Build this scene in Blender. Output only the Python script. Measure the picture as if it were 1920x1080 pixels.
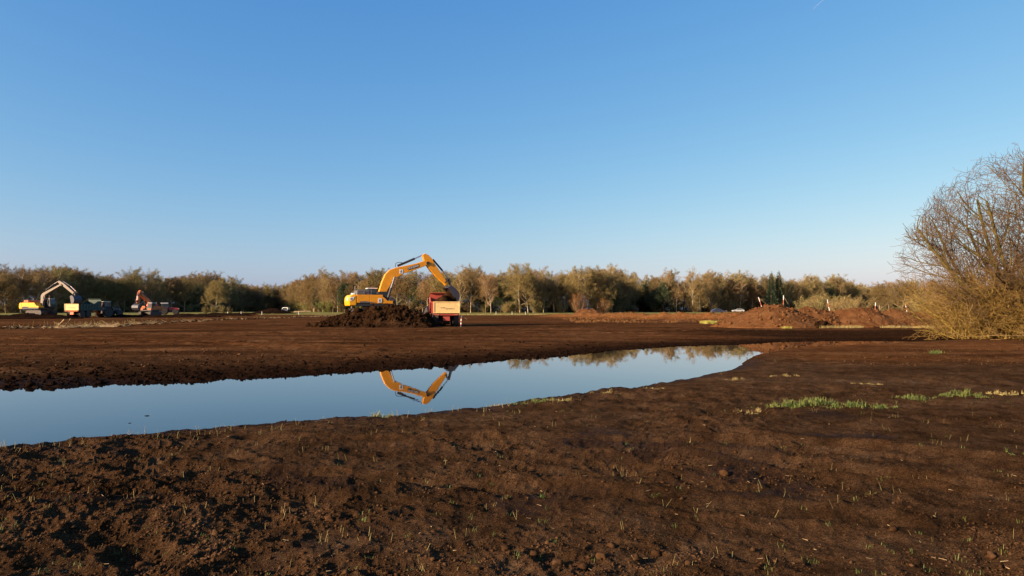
import bpy, math, random
import numpy as np
from mathutils import Vector, Matrix

scene = bpy.context.scene
for o in list(bpy.data.objects):
    bpy.data.objects.remove(o)

# ------------------------------------------------------------------ camera, sky, sun, exposure
CAM_H = 1.85                       # eye height over the water
cam_data = bpy.data.cameras.new('camera')
cam_data.sensor_width = 36.0
cam_data.lens = 24.0
cam_data.shift_y = 42.0 / 1920.0
cam_data.clip_start = 0.1
cam_data.clip_end = 12000.0
cam = bpy.data.objects.new('camera', cam_data)
cam.location = (0, 0, CAM_H)
cam.rotation_euler = (math.radians(90), 0, 0)
scene.collection.objects.link(cam)
scene.camera = cam

SUN_EL = math.radians(19.0)
SUN_AZ = math.radians(-121.0)      # from +Y towards +X: behind the camera, to the left
to_sun = Vector((math.sin(SUN_AZ) * math.cos(SUN_EL), math.cos(SUN_AZ) * math.cos(SUN_EL), math.sin(SUN_EL)))
world = bpy.data.worlds.new('World')
scene.world = world
world.use_nodes = True
wn = world.node_tree
bg = wn.nodes['Background']
sky = wn.nodes.new('ShaderNodeTexSky')
sky.sky_type = 'NISHITA'
sky.sun_disc = False
sky.sun_elevation = SUN_EL
sky.sun_rotation = SUN_AZ
sky.altitude = 0.0
sky.air_density = 1.0
sky.dust_density = 1.3
sky.ozone_density = 5.0
# the camera's colour response to the clear sky, one curve per channel
sep = wn.nodes.new('ShaderNodeSeparateColor'); com = wn.nodes.new('ShaderNodeCombineColor')
wn.links.new(sky.outputs[0], sep.inputs[0])
for ch, (pw, cf) in enumerate(((1.36, 0.84), (0.87, 1.10), (0.42, 2.08))):
    a = wn.nodes.new('ShaderNodeMath'); a.operation = 'POWER'; a.inputs[1].default_value = pw
    b = wn.nodes.new('ShaderNodeMath'); b.operation = 'MULTIPLY'; b.inputs[1].default_value = cf
    c = wn.nodes.new('ShaderNodeMath'); c.operation = 'MULTIPLY'; c.inputs[1].default_value = 1.6
    d = wn.nodes.new('ShaderNodeMath'); d.operation = 'MINIMUM'
    wn.links.new(sep.outputs[ch], a.inputs[0]); wn.links.new(a.outputs[0], b.inputs[0])
    wn.links.new(sep.outputs[ch], c.inputs[0])
    wn.links.new(b.outputs[0], d.inputs[0])
    if ch < 2: wn.links.new(c.outputs[0], d.inputs[1])
    else: d.inputs[1].default_value = 20.0
    wn.links.new(d.outputs[0], com.inputs[ch])
wn.links.new(com.outputs[0], bg.inputs[0])
bg.inputs[1].default_value = 0.095

sun_data = bpy.data.lights.new('sun', 'SUN')
sun_data.energy = 5.0
sun_data.angle = math.radians(0.53)
sun_data.color = (1.0, 0.80, 0.56)
sun = bpy.data.objects.new('sun', sun_data)
sun.location = (-60, -40, 40)
sun.rotation_euler = (-to_sun).to_track_quat('-Z', 'Y').to_euler()
scene.collection.objects.link(sun)

scene.view_settings.view_transform = 'Standard'
scene.view_settings.look = 'None'
scene.view_settings.exposure = 1.08
scene.view_settings.gamma = 1.0
scene.view_settings.use_curve_mapping = False
scene.render.engine = 'CYCLES'
scene.cycles.max_bounces = 6
scene.cycles.transparent_max_bounces = 8

COL = scene.collection
R = random.Random(7)
RS = np.random.RandomState(11)

# ------------------------------------------------------------------ helpers
def tag(o, label=None, cat=None, group=None, kind=None):
    if label: o['label'] = label
    if cat: o['category'] = cat
    if group: o['group'] = group
    if kind: o['kind'] = kind
    return o

def fast_mesh(name, verts, faces, smooth=False):
    """verts (n,3), faces (m,k) integer array"""
    verts = np.asarray(verts, dtype=np.float32)
    faces = np.asarray(faces, dtype=np.int32)
    m, k = faces.shape
    me = bpy.data.meshes.new(name)
    me.vertices.add(len(verts)); me.vertices.foreach_set('co', verts.ravel())
    me.loops.add(m * k); me.loops.foreach_set('vertex_index', faces.ravel())
    me.polygons.add(m)
    me.polygons.foreach_set('loop_start', np.arange(0, m * k, k, dtype=np.int32))
    if smooth:
        me.polygons.foreach_set('use_smooth', np.ones(m, dtype=bool))
    me.update(calc_edges=True)
    return me

def link(name, me, m=None, parent=None, loc=(0, 0, 0), rot=(0, 0, 0)):
    o = bpy.data.objects.new(name, me)
    if me is not None and m is not None and len(me.materials) == 0:
        me.materials.append(m)
    COL.objects.link(o)
    o.location = loc; o.rotation_euler = rot
    if parent is not None: o.parent = parent
    return o

def empty(name, loc, rz=0.0, rx=0.0, ry=0.0):
    o = bpy.data.objects.new(name, None)
    o.empty_display_size = 0.5
    COL.objects.link(o)
    o.location = loc; o.rotation_euler = (rx, ry, rz)
    return o

class MB:
    def __init__(s): s.v = []; s.f = []
    def add(s, v, f):
        b = len(s.v); s.v += [tuple(p) for p in v]; s.f += [[i + b for i in q] for q in f]; return s
    def box(s, x0, x1, y0, y1, z0, z1):
        v = [(x0,y0,z0),(x1,y0,z0),(x1,y1,z0),(x0,y1,z0),(x0,y0,z1),(x1,y0,z1),(x1,y1,z1),(x0,y1,z1)]
        return s.add(v, [[0,3,2,1],[4,5,6,7],[0,1,5,4],[1,2,6,5],[2,3,7,6],[3,0,4,7]])
    def prism(s, prof, y0, y1, taper=0.0):
        """profile in (x,z), extruded along y"""
        n = len(prof)
        a = sum(prof[i][0]*prof[(i+1)%n][1]-prof[(i+1)%n][0]*prof[i][1] for i in range(n))
        if a < 0: prof = prof[::-1]
        cx = sum(p[0] for p in prof)/n; cz = sum(p[1] for p in prof)/n
        v = [(p[0], y0, p[1]) for p in prof] + [(p[0], y1, p[1]) for p in prof]
        f = [list(range(n)), list(range(2*n-1, n-1, -1))]
        for i in range(n):
            j = (i+1) % n
            f.append([j, i, n+i, n+j])
        return s.add(v, f)
    def cyl(s, p0, p1, r0, r1=None, n=12, caps=True):
        r1 = r0 if r1 is None else r1
        p0 = Vector(p0); p1 = Vector(p1); d = (p1-p0).normalized()
        u = d.orthogonal().normalized(); w = d.cross(u)
        v = []
        for p, r in ((p0, r0), (p1, r1)):
            for i in range(n):
                a = 2*math.pi*i/n
                v.append(p + (u*math.cos(a) + w*math.sin(a))*r)
        f = [[i, (i+1) % n, n+(i+1) % n, n+i] for i in range(n)]
        if caps: f += [list(range(n-1, -1, -1)), list(range(n, 2*n))]
        return s.add(v, f)
    def pipe(s, pts, r, n=6):
        for a, b in zip(pts[:-1], pts[1:]): s.cyl(a, b, r, n=n)
        return s
    def lathe(s, prof, cx, cz, y0sign=1, n=20, axis='y', cy=0.0):
        """prof list of (y, radius) revolve about an axis parallel to y through (cx,cz)"""
        v = []; m = len(prof)
        for y, r in prof:
            for i in range(n):
                a = 2*math.pi*i/n
                v.append((cx + r*math.cos(a), cy + y, cz + r*math.sin(a)))
        f = []
        for k in range(m-1):
            for i in range(n):
                j = (i+1) % n
                f.append([k*n+i, (k+1)*n+i, (k+1)*n+j, k*n+j])
        f.append(list(range(n))); f.append([(m-1)*n+i for i in range(n-1, -1, -1)])
        return s.add(v, f)
    def mesh(s, name):
        me = bpy.data.meshes.new(name); me.from_pydata([tuple(p) for p in s.v], [], s.f); me.update(); return me
    def build(s, name, m, parent=None, bevel=0.0, label=None):
        o = link(name, s.mesh(name), m, parent)
        if bevel > 0:
            b = o.modifiers.new('bevel', 'BEVEL'); b.width = bevel; b.segments = 2; b.limit_method = 'ANGLE'
        if label: o['label'] = label
        return o

# --- numpy noise
def _hash(ix, iy, seed):
    h = (ix.astype(np.int64)*374761393 + iy.astype(np.int64)*668265263 + seed*1442695041) & 0xFFFFFFFF
    h = ((h ^ (h >> 13)) * 1274126177) & 0xFFFFFFFF
    h = (h ^ (h >> 16)) & 0xFFFFFFFF
    return h.astype(np.float64) / 4294967295.0

def vnoise(x, y, seed=0):
    x0 = np.floor(x); y0 = np.floor(y); fx = x-x0; fy = y-y0
    u = fx*fx*fx*(fx*(fx*6-15)+10); v = fy*fy*fy*(fy*(fy*6-15)+10)
    a = _hash(x0, y0, seed); b = _hash(x0+1, y0, seed); c = _hash(x0, y0+1, seed); d = _hash(x0+1, y0+1, seed)
    return (a*(1-u)*(1-v) + b*u*(1-v) + c*(1-u)*v + d*u*v)*2-1

def fbm(x, y, lam, octs, seed=0, gain=0.5):
    z = np.zeros_like(x); amp = 1.0; tot = 0
    for i in range(octs):
        ca, sa = math.cos(0.6*i+0.3), math.sin(0.6*i+0.3)
        z += amp*vnoise((x*ca-y*sa)/lam+17.3*i, (x*sa+y*ca)/lam-9.1*i, seed+i*31); tot += amp
        amp *= gain; lam *= 0.5
    return z/tot

def sstep(a, b, x):
    t = np.clip((x-a)/(b-a), 0, 1); return t*t*(3-2*t)

# ------------------------------------------------------------------ materials
def new_mat(name):
    m = bpy.data.materials.new(name); m.use_nodes = True
    nt = m.node_tree; p = nt.nodes['Principled BSDF']
    return m, nt, p

def N(nt, t, **kw):
    n = nt.nodes.new(t)
    for k, v in kw.items(): setattr(n, k, v)
    return n

def noise_node(nt, scale, detail=4, rough=0.55, vec=None):
    n = N(nt, 'ShaderNodeTexNoise'); n.inputs['Scale'].default_value = scale
    n.inputs['Detail'].default_value = detail; n.inputs['Roughness'].default_value = rough
    if vec is not None: nt.links.new(vec, n.inputs['Vector'])
    return n

def ramp(nt, fac, stops):
    r = N(nt, 'ShaderNodeValToRGB'); e = r.color_ramp.elements
    while len(e) < len(stops): e.new(0.5)
    for i, (p, c) in enumerate(stops):
        e[i].position = p; e[i].color = (c[0], c[1], c[2], 1)
    nt.links.new(fac, r.inputs[0]); return r.outputs[0]

def mixc(nt, fac, a, b, mode='MIX'):
    m = N(nt, 'ShaderNodeMix', data_type='RGBA', blend_type=mode)
    for sock, val in ((m.inputs[0], fac), (m.inputs[6], a), (m.inputs[7], b)):
        if isinstance(val, (int, float)): sock.default_value = val
        elif isinstance(val, tuple): sock.default_value = (val[0], val[1], val[2], 1)
        else: nt.links.new(val, sock)
    return m.outputs[2]

def math_node(nt, op, a, b=None):
    m = N(nt, 'ShaderNodeMath', operation=op)
    for s, v in ((m.inputs[0], a), (m.inputs[1], b)):
        if v is None: continue
        if isinstance(v, (int, float)): s.default_value = v
        else: nt.links.new(v, s)
    return m.outputs[0]

def paint(name, col, rough=0.45, metal=0.0, dirt=0.35, dirt_col=(0.07, 0.04, 0.022), scale=2.2, spec=0.5):
    m, nt, p = new_mat(name)
    tc = N(nt, 'ShaderNodeTexCoord')
    n1 = noise_node(nt, scale, 6, 0.65, tc.outputs['Object'])
    n2 = noise_node(nt, scale*7, 4, 0.6, tc.outputs['Object'])
    f = math_node(nt, 'MULTIPLY', n1.outputs[0], n2.outputs[0])
    mr = N(nt, 'ShaderNodeMapRange'); nt.links.new(f, mr.inputs[0])
    mr.inputs[1].default_value = 0.22; mr.inputs[2].default_value = 0.42; mr.inputs[4].default_value = dirt
    c = mixc(nt, mr.outputs[0], col, dirt_col)
    nt.links.new(c, p.inputs['Base Color'])
    p.inputs['Roughness'].default_value = rough; p.inputs['Metallic'].default_value = metal
    p.inputs['Specular IOR Level'].default_value = spec
    return m

def soil(name, stops, bump=0.5, scale=1.0, bdist=0.06, rough=0.95):
    m, nt, p = new_mat(name)
    g = N(nt, 'ShaderNodeNewGeometry')
    n1 = noise_node(nt, 0.9*scale, 6, 0.62, g.outputs['Position'])
    n2 = noise_node(nt, 9.0*scale, 5, 0.7, g.outputs['Position'])
    f = math_node(nt, 'ADD', math_node(nt, 'MULTIPLY', n1.outputs[0], 0.6), math_node(nt, 'MULTIPLY', n2.outputs[0], 0.4))
    nt.links.new(ramp(nt, f, stops), p.inputs['Base Color'])
    b = N(nt, 'ShaderNodeBump'); b.inputs['Strength'].default_value = bump; b.inputs['Distance'].default_value = bdist
    nt.links.new(n2.outputs[0], b.inputs['Height']); nt.links.new(b.outputs[0], p.inputs['Normal'])
    p.inputs['Roughness'].default_value = rough; p.inputs['Specular IOR Level'].default_value = 0.0
    return m

def plain(name, col, rough=0.9, var=0.25, spec=0.2, objvar=False, scale=3.0, trans=0.0):
    m, nt, p = new_mat(name)
    g = N(nt, 'ShaderNodeNewGeometry')
    n1 = noise_node(nt, scale, 4, 0.6, g.outputs['Position'])
    lo = tuple(c*(1-var) for c in col); hi = tuple(min(1, c*(1+var)) for c in col)
    c = ramp(nt, n1.outputs[0], [(0.3, lo), (0.7, hi)])
    if objvar:
        oi = N(nt, 'ShaderNodeObjectInfo')
        hs = N(nt, 'ShaderNodeHueSaturation')
        mr = N(nt, 'ShaderNodeMapRange'); nt.links.new(oi.outputs['Random'], mr.inputs[0])
        mr.inputs[3].default_value = 0.487; mr.inputs[4].default_value = 0.53
        nt.links.new(mr.outputs[0], hs.inputs['Hue'])
        mv = N(nt, 'ShaderNodeMapRange')
        fr = math_node(nt, 'FRACT', math_node(nt, 'MULTIPLY', oi.outputs['Random'], 7.31))
        nt.links.new(fr, mv.inputs[0]); mv.inputs[3].default_value = 0.72; mv.inputs[4].default_value = 1.3
        nt.links.new(mv.outputs[0], hs.inputs['Value'])
        nt.links.new(c, hs.inputs['Color']); c = hs.outputs[0]
    nt.links.new(c, p.inputs['Base Color'])
    p.inputs['Roughness'].default_value = rough; p.inputs['Specular IOR Level'].default_value = spec
    return m

def ground_material():
    m, nt, p = new_mat('peat_ground')
    g = N(nt, 'ShaderNodeNewGeometry'); pos = g.outputs['Position']
    at = N(nt, 'ShaderNodeAttribute', attribute_name='zone')
    sep = N(nt, 'ShaderNodeSeparateColor'); nt.links.new(at.outputs['Color'], sep.inputs[0])
    mp = N(nt, 'ShaderNodeMapping'); nt.links.new(pos, mp.inputs[0]); mp.inputs['Scale'].default_value = (0.35, 1.0, 1.0)
    big = noise_node(nt, 0.35, 5, 0.6, mp.outputs[0])
    mid = noise_node(nt, 2.6, 6, 0.65, pos)
    fine = noise_node(nt, 34.0, 6, 0.75, pos)
    f = math_node(nt, 'ADD', math_node(nt, 'MULTIPLY', big.outputs[0], 0.45), math_node(nt, 'MULTIPLY', mid.outputs[0], 0.55))
    base = ramp(nt, f, [(0.30, (0.015, 0.0078, 0.0038)), (0.44, (0.042, 0.0220, 0.0105)), (0.56, (0.074, 0.0405, 0.0205)), (0.70, (0.125, 0.080, 0.046))])
    # reddish milled peat beyond the pond
    red = ramp(nt, f, [(0.34, (0.036, 0.0142, 0.0055)), (0.5, (0.082, 0.0340, 0.0130)), (0.64, (0.132, 0.064, 0.0270))])
    mp2 = N(nt, 'ShaderNodeMapping'); nt.links.new(pos, mp2.inputs[0]); mp2.inputs['Scale'].default_value = (0.10, 0.9, 1.0); mp2.inputs['Rotation'].default_value = (0, 0, 0.12)
    stk = noise_node(nt, 0.8, 6, 0.7, mp2.outputs[0])
    sr = N(nt, 'ShaderNodeMapRange'); nt.links.new(stk.outputs[0], sr.inputs[0])
    sr.inputs[1].default_value = 0.34; sr.inputs[2].default_value = 0.66; sr.inputs[3].default_value = 0.55; sr.inputs[4].default_value = 1.4
    red = mixc(nt, 1.0, red, sr.outputs[0], 'MULTIPLY')
    base = mixc(nt, at.outputs['Alpha'], base, red)
    fm = N(nt, 'ShaderNodeMapRange'); nt.links.new(fine.outputs[0], fm.inputs[0])
    fm.inputs[1].default_value = 0.3; fm.inputs[2].default_value = 0.72; fm.inputs[3].default_value = 0.5; fm.inputs[4].default_value = 1.65
    base = mixc(nt, 1.0, base, fm.outputs[0], 'MULTIPLY')
    grit = noise_node(nt, 75.0, 4, 0.75, pos)
    gm = N(nt, 'ShaderNodeMapRange'); nt.links.new(grit.outputs[0], gm.inputs[0])
    gm.inputs[1].default_value = 0.34; gm.inputs[2].default_value = 0.68; gm.inputs[3].default_value = 0.42; gm.inputs[4].default_value = 1.75
    base = mixc(nt, 1.0, base, gm.outputs[0], 'MULTIPLY')
    # wet dark peat
    wetc = ramp(nt, mid.outputs[0], [(0.3, (0.010, 0.0052, 0.0032)), (0.7, (0.026, 0.0125, 0.0068))])
    base = mixc(nt, sep.outputs[2], base, wetc)
    # rusty rough bank
    heath = ramp(nt, mid.outputs[0], [(0.3, (0.10, 0.036, 0.012)), (0.5, (0.20, 0.080, 0.026)), (0.7, (0.27, 0.135, 0.046))])
    base = mixc(nt, sep.outputs[1], base, heath)
    mead = ramp(nt, mid.outputs[0], [(0.3, (0.13, 0.125, 0.034)), (0.7, (0.21, 0.18, 0.065))])
    base = mixc(nt, sep.outputs[0], base, mead)
    nt.links.new(base, p.inputs['Base Color'])
    rr = N(nt, 'ShaderNodeMapRange'); nt.links.new(sep.outputs[2], rr.inputs[0]); rr.inputs[3].default_value = 0.95; rr.inputs[4].default_value = 0.55
    nt.links.new(rr.outputs[0], p.inputs['Roughness'])
    sh_ = math_node(nt, 'MULTIPLY', sep.outputs[2], math_node(nt, 'MAXIMUM', 0.0, math_node(nt, 'SUBTRACT', 1.0, math_node(nt, 'MULTIPLY', at.outputs['Alpha'], 4.0))))
    nt.links.new(math_node(nt, 'MULTIPLY', sh_, 0.05), p.inputs['Specular IOR Level'])
    h = math_node(nt, 'ADD', math_node(nt, 'MULTIPLY', fine.outputs[0], 0.5), mid.outputs[0])
    b = N(nt, 'ShaderNodeBump'); b.inputs['Strength'].default_value = 0.9; b.inputs['Distance'].default_value = 0.07
    nt.links.new(h, b.inputs['Height'])
    b2 = N(nt, 'ShaderNodeBump'); b2.inputs['Strength'].default_value = 0.9; b2.inputs['Distance'].default_value = 0.022
    nt.links.new(grit.outputs[0], b2.inputs['Height']); nt.links.new(b.outputs[0], b2.inputs['Normal']); nt.links.new(b2.outputs[0], p.inputs['Normal'])
    return m

def water_material():
    m, nt, p = new_mat('peat_water')
    p.inputs['Base Color'].default_value = (0.007, 0.006, 0.0055, 1)
    p.inputs['Roughness'].default_value = 0.0
    p.inputs['IOR'].default_value = 1.33
    g = N(nt, 'ShaderNodeNewGeometry')
    mp = N(nt, 'ShaderNodeMapping'); nt.links.new(g.outputs['Position'], mp.inputs[0]); mp.inputs['Scale'].default_value = (0.6, 1.6, 1)
    n = noise_node(nt, 1.3, 3, 0.5, mp.outputs[0])
    b = N(nt, 'ShaderNodeBump'); b.inputs['Strength'].default_value = 0.05; b.inputs['Distance'].default_value = 0.01
    nt.links.new(n.outputs[0], b.inputs['Height']); nt.links.new(b.outputs[0], p.inputs['Normal'])
    return m

M = {}
M['ground'] = ground_material()
M['water'] = water_material()
M['clod'] = soil('peat_clod', [(0.34, (0.018, 0.0085, 0.0042)), (0.52, (0.055, 0.028, 0.013)), (0.68, (0.13, 0.072, 0.038))], 0.5, 3.0, 0.01)
M['dark_soil'] = soil('dark_peat', [(0.36, (0.007, 0.0036, 0.002)), (0.52, (0.026, 0.0128, 0.0062)), (0.68, (0.062, 0.033, 0.0165))], 0.9, 1.2, 0.12)
M['black_soil'] = soil('black_peat', [(0.34, (0.007, 0.0042, 0.003)), (0.6, (0.018, 0.0095, 0.006))], 0.9, 1.0, 0.12)
M['rust_soil'] = soil('rust_peat', [(0.34, (0.062, 0.025, 0.0095)), (0.5, (0.115, 0.050, 0.0195)), (0.66, (0.165, 0.082, 0.034))], 0.7, 1.0, 0.08)
M['grass'] = plain('fresh_grass', (0.105, 0.140, 0.032), 0.6, 0.4, scale=9)
_nt = M['grass'].node_tree
_r = [n for n in _nt.nodes if n.type == 'VALTORGB'][0].color_ramp.elements
_r[0].position = 0.38; _r[0].color = (0.075, 0.115, 0.024, 1); _r[1].position = 0.64; _r[1].color = (0.165, 0.165, 0.048, 1)
M['dry_grass'] = plain('dry_grass', (0.26, 0.20, 0.075), 0.8, 0.4, scale=6)
M['lime_grass'] = plain('yellow_green_grass', (0.30, 0.27, 0.06), 0.8, 0.35, scale=4)
M['straw'] = plain('straw_stubble', (0.25, 0.205, 0.08), 0.8, 0.5, scale=14)
M['deadwood'] = plain('pale_deadwood', (0.30, 0.21, 0.11), 0.85, 0.5, scale=2)
M['bark'] = plain('tree_bark', (0.29, 0.23, 0.135), 0.95, 0.45, objvar=True, scale=1.5)
M['birch_bark'] = plain('birch_bark', (0.46, 0.39, 0.28), 0.9, 0.5, scale=2.5)
M['dark_bark'] = plain('dark_bark', (0.10, 0.08, 0.055), 0.95, 0.4, scale=1.5)
M['twig_oak'] = plain('oak_twigs', (0.190, 0.126, 0.052), 0.95, 0.35, objvar=True, scale=0.5)
M['twig_ash'] = plain('ash_twigs', (0.198, 0.138, 0.060), 0.95, 0.35, objvar=True, scale=0.5)
M['twig_birch'] = plain('birch_twigs', (0.205, 0.125, 0.054), 0.95, 0.35, objvar=True, scale=0.5)
M['ivy'] = plain('ivy_leaves', (0.050, 0.062, 0.026), 0.6, 0.4, objvar=True, scale=0.8)
M['needle'] = plain('conifer_needles', (0.030, 0.048, 0.024), 0.7, 0.4, objvar=True, scale=0.8)
M['bush'] = plain('bush_twigs', (0.19, 0.135, 0.055), 0.95, 0.35, objvar=True, scale=0.6)
M['bush_green'] = plain('budding_leaves', (0.17, 0.185, 0.045), 0.8, 0.35, scale=0.6)
M['bush_red'] = plain('rust_bush_twigs', (0.17, 0.080, 0.027), 0.95, 0.3, scale=0.6)
M['thicket'] = plain('sapling_stems', (0.105, 0.076, 0.034), 0.95, 0.4, scale=0.4)
M['near_bark'] = plain('mossy_bark', (0.105, 0.082, 0.022), 0.95, 0.5, scale=3)
M['near_twig'] = plain('red_brown_twigs', (0.118, 0.072, 0.035), 0.9, 0.4, scale=1.2)
M['willow'] = plain('willow_stems', (0.25, 0.172, 0.036), 0.8, 0.5, scale=1.1)
M['willow_twig'] = plain('willow_twigs', (0.172, 0.106, 0.029), 0.85, 0.45, scale=0.9)
M['pale_branch'] = plain('pale_branch', (0.28, 0.185, 0.07), 0.85, 0.35, scale=2)
M['yellow'] = paint('excavator_yellow', (0.82, 0.315, 0.004), 0.42, dirt=0.22)
M['yellow_sunlit'] = paint('excavator_yellow_sunlit', (0.88, 0.38, 0.004), 0.42, dirt=0.15)  # same yellow, lightened: stronger sun on the counterweight is put into the colour
M['black_paint'] = paint('dark_grey_paint', (0.022, 0.022, 0.024), 0.5, dirt=0.4)
M['grey_paint'] = paint('grey_paint', (0.10, 0.10, 0.10), 0.55, dirt=0.3)
M['silver_paint'] = paint('silver_paint', (0.19, 0.150, 0.110), 0.6, 0.0, dirt=0.5)
M['orange'] = paint('excavator_orange', (0.55, 0.12, 0.018), 0.5, dirt=0.45)
M['red'] = paint('trailer_red', (0.36, 0.050, 0.026), 0.6, dirt=0.55)
M['cream'] = paint('tailgate_cream', (0.76, 0.53, 0.21), 0.6, dirt=0.45, dirt_col=(0.30, 0.17, 0.07))
M['green_paint'] = paint('trailer_green', (0.012, 0.042, 0.030), 0.6, dirt=0.25)
M['blue_paint'] = paint('tractor_dark_blue', (0.012, 0.017, 0.026), 0.4, dirt=0.25)
M['white_paint'] = paint('white_paint', (0.80, 0.78, 0.74), 0.5, dirt=0.12)
M['roof_cream'] = paint('cream_roof', (0.62, 0.55, 0.36), 0.5, dirt=0.2)
M['tractor_red'] = paint('tractor_red', (0.42, 0.03, 0.025), 0.4, dirt=0.15)
M['chrome'] = paint('steel_rod', (0.62, 0.62, 0.62), 0.2, 0.9, dirt=0.1)
M['worn_steel'] = paint('worn_bucket_steel', (0.045, 0.047, 0.062), 0.55, 0.1, dirt=0.8)
M['tyre'] = paint('tyre_rubber', (0.025, 0.023, 0.021), 0.85, dirt=0.75, dirt_col=(0.11, 0.062, 0.035), scale=3.0)
M['track_steel'] = paint('track_steel', (0.06, 0.052, 0.046), 0.7, 0.3, dirt=0.8, dirt_col=(0.09, 0.05, 0.03))
M['car_blue'] = paint('car_dark_blue', (0.045, 0.05, 0.085), 0.25, 0.3, dirt=0.05)
M['car_white'] = paint('car_white', (0.30, 0.30, 0.30), 0.5, dirt=0.05)
M['pole_red'] = paint('pole_red', (0.46, 0.11, 0.06), 0.7, dirt=0.3)
def glass_mat():
    m, nt, p = new_mat('cab_glass')
    p.inputs['Base Color'].default_value = (0.03, 0.04, 0.05, 1); p.inputs['Roughness'].default_value = 0.04
    p.inputs['IOR'].default_value = 1.5
    return m
M['glass'] = glass_mat()

# ------------------------------------------------------------------ the pond outline and the lie of the land
NEAR = [(-30, -2), (-16, 4.6), (-10.5, 7.6), (-8.1, 8.6), (-6.85, 9.15), (-5.8, 9.5), (-5.15, 10.0), (-4.28, 10.75), (-3.28, 11.05), (-2.34, 11.55), (-1.05, 12.3),
        (-0.3, 13.05), (0.43, 13.7), (1.36, 14.55), (2.3, 15.4), (3.5, 16.6), (4.87, 18.3), (5.9, 19.6), (7.05, 21.5), (8.0, 23.6),
        (9.6, 26.8), (12.4, 30.6), (18.2, 34.4), (23.8, 38.2), (26.6, 40.0)]
FAR = [(-45, 2), (-30, 9.5), (-20.0, 13.6), (-14.63, 15.5), (-12.33, 16.4), (-10.94, 16.7), (-9.11, 17.7), (-7.37, 18.5), (-5.96, 19.6), (-4.42, 21.0), (-2.77, 22.1),
       (-1.49, 23.9), (0.0, 26.3), (2.15, 27.5), (2.93, 28.9), (4.75, 32.0), (8.0, 35.3), (13.1, 38.2), (16.6, 40.8), (19.8, 42.0),
       (24.0, 42.2), (27.0, 41.6)]
POLY = NEAR + FAR[::-1]

def seg_dist(x, y, pts):
    best = np.full(x.shape, 1e9)
    for (ax, ay), (bx, by) in zip(pts[:-1], pts[1:]):
        dx, dy = bx-ax, by-ay
        t = np.clip(((x-ax)*dx+(y-ay)*dy)/(dx*dx+dy*dy), 0, 1)
        best = np.minimum(best, (x-ax-t*dx)**2+(y-ay-t*dy)**2)
    return np.sqrt(best)

def inside(x, y):
    r = np.zeros(x.shape, bool); n = len(POLY)
    for i in range(n):
        (ax, ay), (bx, by) = POLY[i], POLY[(i+1) % n]
        c = (ay > y) != (by > y)
        with np.errstate(divide='ignore', invalid='ignore'):
            xi = (bx-ax)*(y-ay)/(by-ay if by != ay else 1e-9)+ax
        r ^= c & (x < xi)
    return r

BERM = [(5.5, 148), (9, 132), (13, 118), (20, 102), (27, 93), (36, 86), (48, 84), (70, 86)]

def rough_mask(x, y):
    r = sstep(0.0, 0.45, fbm(x, y, 2.6, 3, 91) + 0.12)
    left = sstep(2.5, -2.5, x) * sstep(12, 7, y)
    front = sstep(6.2, 4.6, y) * sstep(2.5, 0.2, np.abs(x-0.6))
    return np.clip(0.28 + 0.72*r + 0.55*left*(0.4+0.6*r) + 0.5*front, 0, 1.4)

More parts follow.
